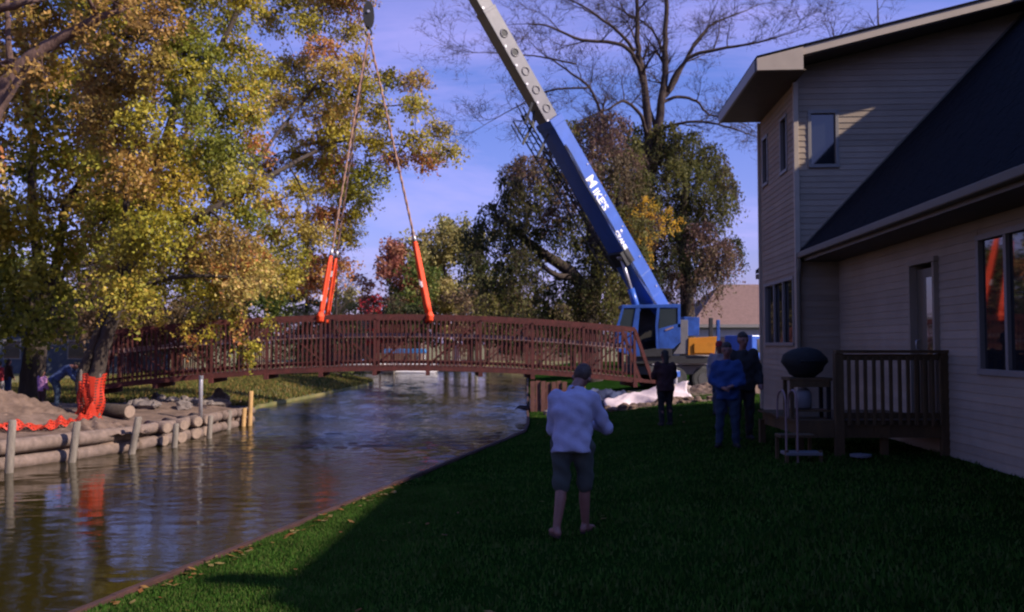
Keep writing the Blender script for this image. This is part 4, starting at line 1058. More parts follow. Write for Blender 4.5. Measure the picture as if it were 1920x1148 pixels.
# ------------------------------------------------------------------ people
def blob_mesh(name, caps, voxel, smooth=5, fold=0.0):
    mb = MB()
    for c in caps:
        if c[0] == 'loft':
            _, sd_, rings = c; nn_ = 20; base = len(mb.v)
            for (cc, w_, d_), nx_ in zip(rings, rings[1:] + [rings[-1]]):
                a_ = (nx_[0] - cc) if nx_[0] is not cc else (cc - rings[-2][0]); f_ = a_.normalized().cross(sd_).normalized()
                for k in range(nn_):
                    t_ = 2 * math.pi * k / nn_; ct, st2 = math.cos(t_), math.sin(t_)
                    mb.v.append(tuple(cc + sd_ * w_ * (abs(ct) ** .85) * (1 if ct > 0 else -1) + f_ * d_ * (abs(st2) ** .85) * (1 if st2 > 0 else -1)))
            for i in range(len(rings) - 1):
                for k in range(nn_):
                    k2 = (k + 1) % nn_; mb.f.append((base + i * nn_ + k, base + i * nn_ + k2, base + (i + 1) * nn_ + k2, base + (i + 1) * nn_ + k))
            mb.f.append(tuple(base + k for k in range(nn_))[::-1]); mb.f.append(tuple(base + (len(rings) - 1) * nn_ + k for k in range(nn_)))
            continue
        p0, r0, p1, r1 = Vector(c[0]), c[1], Vector(c[2]), c[3]; d = p1 - p0; L = d.length
        if L < 1e-5: d = Vector((0, 0, 1)); L = 1e-5; p1 = p0 + d * L
        d = d / max(L, 1e-9); pts = []; rr_ = []
        for a in (-80, -55, -30, 0): pts.append(p0 + d * (r0 * math.sin(R(a)))); rr_.append(r0 * math.cos(R(a)))
        for a in (0, 30, 55, 80): pts.append(p1 + d * (r1 * math.sin(R(a)))); rr_.append(r1 * math.cos(R(a)))
        mb.tube(pts, rr_, 14)
    me = bpy.data.meshes.new(name); me.from_pydata(mb.v, [], mb.f); fixn(me)
    o = bpy.data.objects.new('tmp', me); C.objects.link(o)
    rm = o.modifiers.new('r', 'REMESH'); rm.mode = 'VOXEL'; rm.voxel_size = voxel
    if smooth: s_ = o.modifiers.new('s', 'SMOOTH'); s_.iterations = smooth; s_.factor = .5
    bpy.context.view_layer.update()
    out = bpy.data.meshes.new_from_object(o.evaluated_get(bpy.context.evaluated_depsgraph_get()))
    bpy.data.objects.remove(o); out.name = name; out.shade_smooth()
    if fold:
        for v in out.vertices:
            c = v.co; n_ = v.normal
            w_ = math.sin(c.z * 26 + 5 * math.sin(c.x * 7 + c.y * 5)) * .6 + math.sin(c.z * 47 + c.x * 22 + 3 * math.sin(c.y * 12)) * .4 + .5 * math.sin(c.x * 38 + 4 * math.sin(c.z * 9))
            v.co = c + n_ * (w_ * fold)
    return out
def person(label, loc, yaw, scale, J, top, bottom, mats, voxel=.026, sleeves='long', legs='long', hat=None, hairm='hair', girth=1.0, longhair=False):
    root = thing('person', label, 'person', loc)
    root.rotation_euler.z = yaw; root.scale = (scale,) * 3
    D = dict(pel=(0, 0, .93), chest=(0, .01, 1.30), neck=(0, .02, 1.47), head=(0, .04, 1.62),
             shL=(-.19, .01, 1.40), shR=(.19, .01, 1.40), elL=(-.24, .02, 1.12), elR=(.24, .02, 1.12), haL=(-.22, .14, .90), haR=(.22, .14, .90),
             hipL=(-.10, 0, .90), hipR=(.10, 0, .90), knL=(-.11, .02, .50), knR=(.11, .02, .50), anL=(-.12, -.02, .08), anR=(.12, -.02, .08))
    D.update(J); D = {k: Vector(v) for k, v in D.items()}; g = girth
    up = (D['neck'] - D['pel']).normalized(); side = (D['shR'] - D['shL']).normalized()
    fw = up.cross(side) * -1
    if fw.y < 0 and abs(fw.y) > .2: fw = -fw
    def torso(e):
        pe, ch, ne = D['pel'], D['chest'], D['neck']; sw = (D['shR'] - D['shL']).length / 2; m_ = pe.lerp(ch, .45)
        t_ = [('loft', side, [(pe - up * .10, .150 * g + e, .105 * g + e), (pe, .163 * g + e, .118 * g + e), (m_, .150 * g + e, .112 * g + e), (ch - up * .02, .170 * g + e, .122 * g + e), ((D['shL'] + D['shR']) / 2 - up * .02, max(.13, sw - .01) + e, .100 + e), (ne - up * .06, .095 + e, .075 + e), (ne - up * .01, .06 + e, .06 + e)])]
        for s in (-1, 1):
            t_.append((D['chest'] + side * (.10 * s), .07 + e, D['sh' + 'LR'[s > 0]], .066 + e))
        return t_
        for s in (-1, 1):
            t_.append((D['pel'] + side * (.07 * s * g), (.105 + e) * g, D['chest'] + side * (.085 * s * g), (.115 + e) * g))
            t_.append((D['chest'] + side * (.085 * s * g), (.115 + e) * g, D['sh' + 'LR'[s > 0]] - side * (.03 * s), .075 + e))
        t_.append((D['chest'], .12 * g + e, D['neck'] - up * .05, .07 + e)); return t_
    def arm(s, e, frac=1.0, lo=True):
        sh, el, ha = D['sh' + s], D['el' + s], D['ha' + s]; o_ = [(sh, .062 + e, el, .046 + e)]
        if lo: o_.append((el, .046 + e, el.lerp(ha, frac), .036 + e * .9))
        return o_
    def hand(s):
        el, ha = D['el' + s], D['ha' + s]; d = (ha - el).normalized(); o_ = []
        pe = ha + d * .07; w_ = d.cross(Vector((0, 0, 1)));
        w_ = w_.normalized() if w_.length > .1 else Vector((1, 0, 0))
        o_.append((ha, .030, pe, .036)); o_.append((ha + w_ * .015, .026, pe + w_ * .02, .027)); o_.append((ha - w_ * .015, .026, pe - w_ * .02, .027))
        for k, ln in ((-1.5, .055), (-.5, .07), (.5, .075), (1.5, .062)):
            b_ = pe + w_ * (k * .018); kn = b_ + d * ln * .55; cl = w_.cross(d) * (.02 if s == 'L' else -.02)
            o_.append((b_, .012, kn, .011)); o_.append((kn, .011, kn + d * ln * .4 + cl, .009))
        sg = 1 if s == 'L' else -1
        o_.append((ha + w_ * .02 * sg, .016, ha + w_ * .05 * sg + d * .05, .013)); o_.append((ha + w_ * .05 * sg + d * .05, .013, ha + w_ * .055 * sg + d * .085, .011))
        return o_
    hd = D['head']; nd = (hd - D['neck']).normalized(); fy = J.get('face', None); fdir = Vector(fy).normalized() if fy else Vector((0, 1, -.1)).normalized()
    fdir = (fdir - nd * fdir.dot(nd)).normalized(); sdv = fdir.cross(nd)
    body = torso(-.02) + [(D['neck'] - nd * .06, .06, hd - nd * .03, .055), (hd + nd * .035 - fdir * .02, .088, hd + nd * .02 + fdir * .02, .082), (hd - nd * .05 + fdir * .035, .062, hd - nd * .03 + fdir * .02, .07),
                          (hd + fdir * .095 - nd * .005, .012, hd + fdir * .112 - nd * .03, .014), (hd + sdv * .088, .016, hd + sdv * .09 - nd * .03, .013), (hd - sdv * .088, .016, hd - sdv * .09 - nd * .03, .013)]
    for s in 'LR':
        hp, kn, an = D['hip' + s], D['kn' + s], D['an' + s]
        ff = Vector(J.get('foot' + s, (0, 1, 0))).normalized()
        body += arm(s, 0) + hand(s) + [(hp, .088 * g, kn, .058), (kn, .058, kn.lerp(an, .35) - ff * .015, .057), (kn.lerp(an, .35) - ff * .015, .057, an, .038), (an, .040, an - ff * .04 - UZ * .04, .036), (an - UZ * .03, .038, an + ff * .13 - UZ * .048, .030)]
    def add(nm, me, mt, par=root):
        me.materials.clear(); me.materials.append(M[mt]); o = bpy.data.objects.new(nm, me); C.objects.link(o); o.parent = par; return o
    bd = add('body', blob_mesh('body', body, voxel * .8, 3), mats['skin'])
    sc_ = torso(.024)[:]
    sc_.append(('loft', side, [(D['pel'] - up * .14, .172 * g + .02, .125 * g + .02), (D['pel'] + up * .02, .168 * g + .02, .122 * g + .02), (D['pel'] + up * .14, .155 * g + .02, .115 * g + .02)]))
    if False: sc_ += [(D['pel'] + side * (.07 * s * g), (.125) * g, D['pel'] + side * (.075 * s * g) - up * .06, .135 * g) for s in (-1, 1)]
    for s in 'LR':
        sc_ += arm(s, .020, .93, sleeves == 'long') if sleeves == 'long' else [(D['sh' + s], .085, D['sh' + s].lerp(D['el' + s], .75), .078)]
    add(top, blob_mesh(top, sc_, voxel, 3, .0085), mats['top'])
    tr = [(D['pel'] - up * .0 + side * (.05 * s), .118 * g, D['hip' + 'LR'[s > 0]] - UZ * .02, .115 * g) for s in (-1, 1)]
    for s in 'LR':
        hp, kn, an = D['hip' + s], D['kn' + s], D['an' + s]
        if legs == 'long': tr += [(hp, .108 * g, kn, .078), (kn, .078, an - UZ * .0, .062)]
        else: tr += [(hp, .108 * g, hp.lerp(kn, .6), .092), (hp.lerp(kn, .6), .092, kn.lerp(an, .02), .088)]
    add(bottom, blob_mesh(bottom, tr, voxel, 3, .008), mats['bottom'])
    for s in 'LR':
        an = D['an' + s]; ff = Vector(J.get('foot' + s, (0, 1, 0))).normalized()
        add('shoe', blob_mesh('shoe', [(an - ff * .05 - UZ * .042, .042, an + ff * .06 - UZ * .045, .044), (an + ff * .06 - UZ * .045, .044, an + ff * .15 - UZ * .052, .034)] if legs == 'long' else
                              [(an - ff * .06 - UZ * .075, .022, an + ff * .05 - UZ * .078, .024), (an + ff * .04 - UZ * .078, .026, an + ff * .16 - UZ * .080, .02)], .014, 2), mats['shoe'])
    hr = [(hd + nd * .058 - fdir * .035, .086, hd + nd * .058 + fdir * .008, .080), (hd - fdir * .04, .084, hd + nd * .03 - fdir * .02, .086)]
    if longhair: hr += [(hd - fdir * .06, .075, hd - fdir * .08 - nd * .17, .055)]
    add('hair', blob_mesh('hair', hr, .014, 2), hairm)
    if hat:
        add('cap', blob_mesh('cap', [(hd + nd * .075 - fdir * .02, .092, hd + nd * .07 + fdir * .01, .09), (hd + nd * .05 + fdir * .08, .025, hd + nd * .04 + fdir * .15, .018)], .014, 2), hat)
    for k in (-1, 1):
        e_ = MB(); c_ = hd + fdir * .088 + nd * .012 + sdv * (.032 * k); e_.tube([c_, c_ + fdir * .012], [.012, .008], 8); o = mk('eye', e_, 'trimwhite' if False else 'hair', None); o.parent = bd
    e_ = MB(); c_ = hd + fdir * .092 - nd * .052; e_.tube([c_ - sdv * .022, c_, c_ + sdv * .022], [.004, .006, .004], 6); o = mk('mouth', e_, 'maroon_cloth', None); o.parent = bd
    return root
def gr_(px, y, hf=h_right):
    x = (px - 960) / FPX * y; return Vector((x, y, hf(x, y) - .0))
# man in white: back to the camera, looking at what he holds in front of him
q = gr_(1073, 8.75)
man = person('man in a long white shirt and dark shorts, back turned, alone on the lawn', q, R(-6), 1.0,
    dict(pel=(0, 0, .94), chest=(.0, .03, 1.23), neck=(.04, .11, 1.46), head=(.085, .225, 1.54), face=(.1, .75, -.65),
         shL=(-.165, .05, 1.335), shR=(.175, .05, 1.335), elL=(-.205, .13, 1.02), elR=(.335, .12, 1.04), haL=(-.02, .36, 1.10), haR=(.22, .36, 1.06),
         hipL=(-.105, 0, .90), hipR=(.105, 0, .90), knL=(-.11, .0, .50), knR=(.12, .06, .50), anL=(-.155, -.10, .09), anR=(.12, .12, .09), footL=(-.35, .7, 0), footR=(.5, .8, 0)),
    'shirt', 'shorts', dict(skin='skin', top='white_shirt_shade_cloth', bottom='olive_shorts_cloth', shoe='dark_brown_cloth'), voxel=.016, legs='short', hairm='hairgrey', girth=1.06)
ph = thing('phone', 'small dark phone held by the man in the white shirt', 'phone', q + Vector((.07, .46, 1.17)))
box_obj('phone_case', LOC[ph.name], (.07, .012, .13), 'black', ph, bevel=.004)
person('dark figure in maroon jacket and black trousers standing by the bridge end', gr_(1247, 20.4), R(15), .99,
    dict(elL=(-.27, .10, 1.12), elR=(.28, .10, 1.13), haL=(-.10, .26, 1.16), haR=(.08, .27, 1.14), knL=(-.10, .03, .5), knR=(.10, .03, .5), anL=(-.10, 0, .08), anR=(.11, 0, .08)),
    'jacket', 'trousers', dict(skin='skin', top='maroon_cloth', bottom='black_cloth', shoe='black_cloth'), girth=1.12, longhair=True)
person('man in blue shirt and jeans with hands together in front of his belly', gr_(1362, 14.9), R(168), 1.0,
    dict(shL=(-.17, .01, 1.37), shR=(.17, .01, 1.37), elL=(-.255, .04, 1.09), elR=(.255, .04, 1.09), haL=(-.08, .22, 1.03), haR=(.07, .23, 1.00), knL=(-.12, .03, .5), knR=(.12, .03, .5), anL=(-.14, 0, .08), anR=(.14, 0, .08), footL=(-.3, 1, 0), footR=(.3, 1, 0)),
    'shirt', 'jeans', dict(skin='skin', top='blue_shirt_cloth', bottom='denim_cloth', shoe='black_cloth'), girth=1.10)
person('tall dark figure in black standing just behind the man in blue', gr_(1391, 16.0), R(190), 1.10,
    dict(elL=(-.27, .04, 1.12), elR=(.26, .04, 1.12), haL=(-.24, .16, .92), haR=(.24, .16, .92)),
    'coat', 'trousers', dict(skin='skin', top='black_cloth', bottom='black_cloth', shoe='black_cloth'), girth=1.1)
person('figure in light grey with a red cap, half hidden behind the man in blue', gr_(1349, 22.0), R(150), 1.03,
    dict(elL=(-.26, .04, 1.12), elR=(.26, .04, 1.12)),
    'shirt', 'trousers', dict(skin='skin', top='grey_cloth', bottom='denim_cloth', shoe='black_cloth'), hat='red_cloth')
# left bank
person('small child in a purple top and dark trousers on the left bank', gr_(81, 27.6, h_left), R(-20), .68,
    dict(elL=(-.24, .04, 1.12), haL=(-.2, .1, .9)), 'top', 'trousers', dict(skin='skin', top='purple_cloth', bottom='dark_brown_cloth', shoe='black_cloth'), voxel=.03, longhair=True)
person('man in blue bending forward beside the leaning tree', gr_(112, 27.2, h_left), R(-78), 1.0,
    dict(pel=(0, -.10, .92), chest=(0, .22, 1.20), neck=(0, .36, 1.30), head=(0, .50, 1.32), face=(0, .6, -.8), shL=(-.19, .30, 1.25), shR=(.19, .30, 1.25),
         elL=(-.22, .42, 1.0), elR=(.22, .42, 1.0), haL=(-.14, .55, .82), haR=(.14, .55, .82), hipL=(-.1, -.1, .90), hipR=(.1, -.1, .90), knL=(-.11, -.02, .5), knR=(.11, -.0, .5), anL=(-.12, -.08, .08), anR=(.12, -.02, .08)),
    'shirt', 'jeans', dict(skin='skin', top='navy_cloth', bottom='denim_cloth', shoe='black_cloth'), voxel=.03)
person('person in a red jacket at the far left edge of the bank', gr_(2, 34, h_left), R(40), .80, {}, 'jacket', 'trousers', dict(skin='skin', top='red_cloth', bottom='grey_cloth', shoe='black_cloth'), voxel=.03)
person('person in dark clothes beside the red jacket at the left edge', gr_(17, 33, h_left), R(-30), .82, {}, 'jacket', 'trousers', dict(skin='skin', top='dark_brown_cloth', bottom='navy_cloth', shoe='black_cloth'), voxel=.03, longhair=True)
# ------------------------------------------------------------------ trees
class LeafBag:
    def __init__(s): s.c = []; s.sz = []; s.t = []
    def add(s, c, sz, tone): s.c.append(c); s.sz.append(sz); s.t.append(tone)
def leaf_mesh(bag, parent, off, droop=.4, name='crown', ar=.62):
    c = np.concatenate(bag.c); sz = np.concatenate(bag.sz); tn = np.concatenate(bag.t); n = len(c)
    u = rng.normal(0, 1, (n, 3)); u[:, 2] -= droop; u /= np.linalg.norm(u, axis=1)[:, None]
    w = rng.normal(0, 1, (n, 3)); v = np.cross(u, w); v /= np.linalg.norm(v, axis=1)[:, None]
    V = np.zeros((n, 4, 3)); s_ = sz[:, None]
    V[:, 0] = c - u * s_; V[:, 1] = c + v * s_ * ar - u * s_ * .1; V[:, 2] = c + u * s_; V[:, 3] = c - v * s_ * ar - u * s_ * .1
    return quads_mesh(name, V.reshape(-1, 3), np.arange(n * 4).reshape(n, 4), 'leaf', np.clip(tn, 0, 1), parent=parent, off=off)
def tones(pal, n, spread=.28, mix=None):
    pal = np.array(pal) * 1.75; k = rng.integers(0, len(pal), n) if mix is None else rng.choice(len(pal), n, p=mix)
    return pal[k] * (1 + rng.uniform(-spread, spread, (n, 1)))
def foliage(bag, c, r, n, size, pal, kind='maple', mb=None):
    """leaves along short twigs inside a clump; c centre, r (3) radii"""
    c = np.array(c); r = np.array(r); nt_ = max(5, int(n / 14)); per = max(2, n // nt_)
    k1 = rng.integers(0, len(pal)); k2 = rng.integers(0, len(pal))       # every clump leans to its own two tones
    sub = [pal[k1], pal[k1], pal[k2], pal[rng.integers(0, len(pal))]]
    d = rng.normal(0, 1, (nt_, 3)); d /= np.linalg.norm(d, axis=1)[:, None]
    if kind == 'willow': d[:, 2] = np.abs(d[:, 2]) * .6
    st_ = c + d * r * rng.uniform(.15, .65, (nt_, 1))
    if kind == 'willow': en = st_ + d * r * [.45, .45, 0] + np.array([0, 0, -1]) * r[2] * rng.uniform(.6, 2.4, (nt_, 1))
    else: en = st_ + d * r * rng.uniform(.3, .75, (nt_, 1)) + np.array([0, 0, -.55]) * r[2] * rng.uniform(0, 1.5, (nt_, 1))
    t = rng.uniform(0, 1, (nt_, per, 1))
    p = st_[:, None, :] * (1 - t) + en[:, None, :] * t + rng.normal(0, 1, (nt_, per, 3)) * (size * (.9 if kind == 'willow' else 1.35))
    p = p.reshape(-1, 3); m = len(p)
    bag.add(p, size * rng.uniform(.6, 1.25, m), tones(sub, m))
    if mb is not None:
        for i in range(0, nt_, 3):
            mb.tube([tuple(c), tuple((c + st_[i]) / 2 + rng.normal(0, .04, 3)), tuple(st_[i]), tuple(en[i])], [.02, .014, .010, .005], 3, cap=False)
def limb_tube(mb, pts, rad, n=8, per=5, wig=.03):
    ps = smooth_path(pts, per); m = len(ps); rr_ = []
    for i in range(m):
        f = i / (m - 1) * (len(rad) - 1); k = min(int(f), len(rad) - 2); rr_.append(lerp(rad[k], rad[k + 1], f - k))
    ps = [p + Vector((random.uniform(-wig, wig), random.uniform(-wig, wig), 0)) * (1 if 0 < i < m - 1 else 0) for i, p in enumerate(ps)]
    mb.tube(ps, rr_, n); return list(zip(ps, rr_))
def connect(mb, skel, c, r0=.045):
    c = Vector(c); best = min(skel, key=lambda s: (s[0] - c).length + .35 * max(0, s[0].z - c.z) + 0 * s[1])
    p, r = best; L = (c - p).length
    if L < .25: return
    m1 = p.lerp(c, .35) + Vector((random.uniform(-.1, .1), random.uniform(-.1, .1), .10)) * L * .8
    m2 = p.lerp(c, .7) + Vector((random.uniform(-.08, .08), random.uniform(-.08, .08), .12)) * L * .8
    ra = min(r * .6, r0 + .012 * L)
    ps = smooth_path([p, m1, m2, c], 3); rr_ = [lerp(ra, .014, i / (len(ps) - 1)) for i in range(len(ps))]
    mb.tube(ps, rr_, 6)
    for q, rq in list(zip(ps, rr_))[3::2]: skel.append((q, rq))
def inpoly(x, y, poly):
    ins = False; j = len(poly) - 1
    for i in range(len(poly)):
        xi, yi = poly[i]; xj, yj = poly[j]
        if (yi > y) != (yj > y) and x < (xj - xi) * (y - yi) / (yj - yi) + xi: ins = not ins
        j = i
    return ins
def fill(poly, sp, avoid=(), n=4000, seed=1):
    rs = random.Random(seed); xs_ = [p[0] for p in poly]; ys_ = [p[1] for p in poly]; out = []
    for _ in range(n):
        x, y = rs.uniform(min(xs_), max(xs_)), rs.uniform(min(ys_), max(ys_))
        if not inpoly(x, y, poly): continue
        if any((x - a) ** 2 / (rx * rx) + (y - b_) ** 2 / (ry * ry) < 1 for a, b_, rx, ry in avoid): continue
        if all((x - a) ** 2 + (y - b_) ** 2 > sp * sp for a, b_ in out): out.append((x, y))
    return out
YG = [(0.32, 0.26, 0.035), (0.22, 0.21, 0.03), (0.38, 0.27, 0.05), (0.27, 0.23, 0.04)]
GR = [(0.17, 0.17, 0.025), (0.22, 0.21, 0.035), (0.13, 0.14, 0.022), (0.28, 0.24, 0.045)]
OR = [(0.33, 0.20, 0.06), (0.38, 0.25, 0.09), (0.34, 0.26, 0.06), (0.38, 0.155, 0.06), (0.30, 0.25, 0.05), (0.34, 0.27, 0.08)]
BR = [(0.27, 0.16, 0.05), (0.33, 0.20, 0.06), (0.22, 0.15, 0.05), (0.30, 0.22, 0.05)]
def maple_pal(x, y):
    if x > 560: return OR if random.random() < .62 else YG
    if 330 < x < 470 and y < 420: return GR if random.random() < .65 else YG
    if x > 440: return OR if random.random() < .4 else YG
    if x < 150 and y > 430: return GR if random.random() < .7 else YG
    if y < 260: return BR if random.random() < .62 else YG
    return random.choice((YG, GR, BR, YG))
def tree(name, label, base, limbs, clumps, size, dens, bark, kind='maple', twigs=True, group=None, r0=.045, droop=.4):
    """limbs: list of (points, radii); clumps: list of (centre, radii3, palette)"""
    root = thing(name, label, 'tree', base, group); mb = MB(); skel = []
    for pts, rad in limbs: skel += limb_tube(mb, pts, rad, 10)
    bag = LeafBag(); tw = MB()
    for c, r, pal in clumps:
        connect(mb, skel, c, r0)
        foliage(bag, c, r, int(dens * (1 if twigs else 1.7) * r[0] * r[1]), size, pal, kind, tw if twigs else None)
    if twigs: mb.add(tw.v, tw.f)
    mk('trunk', mb, bark, root, smooth=True, fix=False)
    if bag.c: leaf_mesh(bag, root, LOC[root.name], droop)
    return root
# --- big maple in front of the bridge's left end
poly = [(120, -420), (640, -420), (720, -200), (700, 0), (668, 60), (690, 130), (775, 140), (815, 205), (848, 275), (825, 310), (730, 295), (700, 330), (720, 385), (660, 420), (640, 470), (610, 500), (590, 535), (540, 540), (500, 550), (440, 562), (330, 560), (235, 548), (225, 470), (150, 300), (180, 120)]
avoid = [(300, 190, 34, 60), (225, 335, 30, 22), (540, 70, 42, 26), (600, 350, 22, 34), (560, 200, 18, 26), (340, 40, 36, 26), (500, 360, 20, 16)]
pts2 = fill(poly, 39, avoid, 5000, 3)
cl = []
for x, y in pts2:
    edge = x > 690
    d = random.uniform(23.0, 29.0) if x < 500 else (random.uniform(26, 30) if x < 560 and y > 480 else random.uniform(31.3, 35.0))
    if edge: r = random.uniform(.5, .65)
    else: r = random.uniform(.55, .92)
    cl.append((P(x, y, d), (r * (1.25 if x > 540 else 1.1), r * 1.15, r * (.75 if edge else .82)), maple_pal(x, y)))
for x, y in ((448, 612), (455, 640), (462, 668), (440, 585), (475, 655), (398, 600), (388, 622), (345, 622), (500, 600), (425, 560), (300, 595), (365, 596), (445, 596), (250, 590), (355, 640)):
    cl.append((P(x, y, 27.2 - .8 * random.random()), (.27, .27, .40), YG if random.random() < .7 else OR))
tb = P(170, 778, 24.4)
D_ = 24.6
limbs = [([tb - UZ * .2, P(182, 690, D_), P(212, 600, D_), P(240, 500, D_ + .3), P(272, 400, D_ + .6), P(303, 290, D_ + .9), P(334, 190, D_ + 1.1), P(380, 138, D_ + 1.4), P(436, 45, D_ + 1.8), P(470, -60, D_ + 2), P(490, -220, D_ + 2.2)], [.26, .20, .17, .16, .15, .13, .115, .10, .085, .07, .03]),
         ([tb - UZ * .2, P(152, 715, D_ - .1), P(178, 640, D_), P(206, 575, D_ + .2), P(225, 540, D_ + .3)], [.24, .15, .13, .12, .10]),
         ([P(334, 190, D_ + 1.1), P(312, 140, D_ + 1.3), P(294, 96, D_ + 1.5), P(262, 60, D_ + 1.7), P(230, 10, D_ + 1.9), P(180, -120, D_ + 2.2)], [.10, .075, .065, .055, .045, .02]),
         ([P(240, 500, D_ + .3), P(330, 430, D_ + 1), P(440, 370, D_ + 1.8), P(560, 300, 31.5), P(650, 262, 32.5), P(730, 270, 33), P(800, 275, 33)], [.13, .11, .09, .07, .05, .035, .012]),
         ([P(440, 370, D_ + 1.8), P(520, 250, 30.5), P(600, 150, 32), P(650, 60, 33)], [.08, .06, .045, .02]),
         ([P(225, 540, D_ + .3), P(330, 520, D_ + 1.2), P(430, 520, D_ + 2), P(520, 540, D_ + 2.6)], [.10, .07, .05, .02]),
         ([P(212, 600, D_), P(230, 470, D_ - .3), P(242, 310, D_ - .2), P(226, 260, D_), P(205, 238, D_)], [.12, .10, .085, .05, .02]),
         ([P(600, 150, 32), P(700, 195, 33), P(770, 190, 33), P(795, 140, 33)], [.04, .03, .02, .008])]
tree('maple_tree', 'large leaning yellow-green maple hanging over the left end of the bridge', tb, limbs, cl, .062, 1400, 'bark')
# --- second maple, thick upright trunk behind
poly = [(-420, -200), (120, -250), (200, 60), (210, 300), (235, 420), (225, 520), (160, 545), (120, 600), (60, 640), (-60, 650), (-420, 620)]
cl = []
for x, y in fill(poly, 44, [(110, 330, 26, 26), (150, 560, 22, 30), (45, 225, 40, 16)], 4000, 5):
    d = random.uniform(27.5, 34); r = random.uniform(.75, 1.15); cl.append((P(x, y, d), (r, r, r * .85), maple_pal(x, y)))
tb = gz(P(60, 742, 32.0)); D_ = 32
limbs = [([tb - UZ * .2, P(64, 690, D_), P(70, 620, D_), P(84, 548, D_)], [.52, .42, .36, .34]),
         ([P(84, 548, D_), P(72, 480, D_), P(62, 400, D_ + .5), P(60, 250, D_ + 1), P(40, 50, D_ + 1), P(30, -100, D_)], [.26, .22, .18, .14, .09, .03]),
         ([P(84, 548, D_), P(106, 495, D_ - .2), P(125, 385, D_ - 1), P(168, 322, D_ - 1.6), P(210, 260, D_ - 2)], [.24, .18, .13, .10, .03]),
         ([P(84, 548, D_), P(130, 505, D_ + .4), P(187, 485, D_ + 1), P(230, 440, D_ + 1)], [.18, .13, .10, .03]),
         ([P(70, 600, D_), P(0, 500, D_ - 1), P(-100, 420, D_ - 2), P(-220, 380, D_ - 2)], [.22, .18, .12, .04])]
tree('maple_tree', 'broad green and yellow maple with thick forked trunk at the left edge', tb, limbs, cl, .10, 620, 'bark')
# --- nearer tree off the left edge, its limb, coloured as if sunlit, enters the top left
cl = []
for x, y in fill([(-500, -300), (200, -260), (240, 20), (130, 70), (40, 190), (0, 330), (-60, 460), (-500, 420)], 56, [(100, 85, 95, 45), (30, 170, 45, 70), (10, 60, 24, 60), (-20, 260, 45, 60)], 3000, 9):
    d = random.uniform(16.5, 21.5); r = random.uniform(.5, .8); cl.append((P(x, y, d), (r, r, r * .8), BR if y < 250 else OR))
tb = gz(P(-190, 800, 18.5)); tb.z = h_left(tb.x, tb.y); D_ = 18.5
limbs = [([tb - UZ * .2, P(-150, 600, D_), P(-80, 380, D_), P(-10, 200, D_), P(28, 140, D_), P(62, 108, D_), P(110, 74, D_), P(188, 34, D_), P(250, 10, D_ + .4)], [.38, .32, .26, .21, .19, .155, .12, .085, .03]),
         ([P(20, 150, D_), P(16, 100, D_ - .1), P(12, 20, D_ - .1), P(8, -80, D_)], [.09, .065, .055, .03]),
         ([P(-60, 40, D_), P(0, 18, D_ - .5), P(60, 2, D_ - .5), P(120, -12, D_)], [.11, .09, .06, .02]),
         ([P(60, 110, D_), P(0, 118, D_ + .3), P(-60, 140, D_ + .4)], [.05, .045, .04]),
         ([P(-80, 380, D_), P(-220, 200, D_), P(-300, -50, D_)], [.2, .14, .05])]
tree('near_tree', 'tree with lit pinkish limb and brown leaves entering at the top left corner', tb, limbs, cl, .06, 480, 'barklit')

# --- bare tree behind the crane
def grow(mb, p, d, L, r, lev, droopf=.0):
    n = 4 if lev < 3 else 2; pts = [p]; q = p.copy(); dd = d.copy(); rad = [r]
    for i in range(n):
        dd = (dd + Vector((random.gauss(0, .16), random.gauss(0, .16), random.gauss(0, .10) + (.07 if lev < 2 else -.03) - droopf))).normalized()
        q = q + dd * (L / n); pts.append(q.copy()); rad.append(r * (1 - .7 * (i + 1) / n))
    mb.tube(pts, rad, 5 if lev < 2 else 3, cap=False)
    if lev >= 4: return
    kids = (6, 6, 6, 5)[lev]
    for k in range(kids):
        i = random.randint(1, n); c = pts[i]; a = (pts[i] - pts[i - 1]).normalized()
        sd_ = Vector((random.gauss(0, 1), random.gauss(0, 1), random.gauss(0, .6) + .2)).normalized()
        nd = (a * .75 + sd_ * .75).normalized()
        grow(mb, c, nd, L * random.uniform(.45, .68), max(rad[i] * .62, .0085), lev + 1, droopf)
def bare_tree(label, base, limbs, seeds, L0, bark, name='bare_tree', group=None, lev0=1, drp=0):
    root = thing(name, label, 'tree', base, group); mb = MB(); tw = MB()
    for pts, rad in limbs:
        rad = [q * 1.08 for q in rad]
        sk = limb_tube(mb, pts, rad, 10, 5, .05); m = len(sk)
        for j in range(seeds):
            i = int(lerp(m * .35, m - 1, (j + random.random()) / seeds)); i = min(m - 1, max(1, i)); p, r = sk[i]; a = (sk[i][0] - sk[i - 1][0]).normalized()
            sd_ = Vector((random.gauss(0, 1), random.gauss(0, .8), random.gauss(0, .5) + .25)).normalized()
            grow(tw, p, (a * .6 + sd_ * .8).normalized(), L0 * random.uniform(.6, 1.1), max(.018, r * .5), lev0, drp)
        grow(tw, sk[-1][0], (sk[-1][0] - sk[-2][0]).normalized(), L0, max(.02, sk[-1][1]), lev0, drp)
    mk('trunk', mb, bark, root, smooth=True, fix=False)
    mk('twigs', tw, bark, root, fix=False)
    return root
D_ = 50
tb = P(1196, 690, D_); tb.z = .1
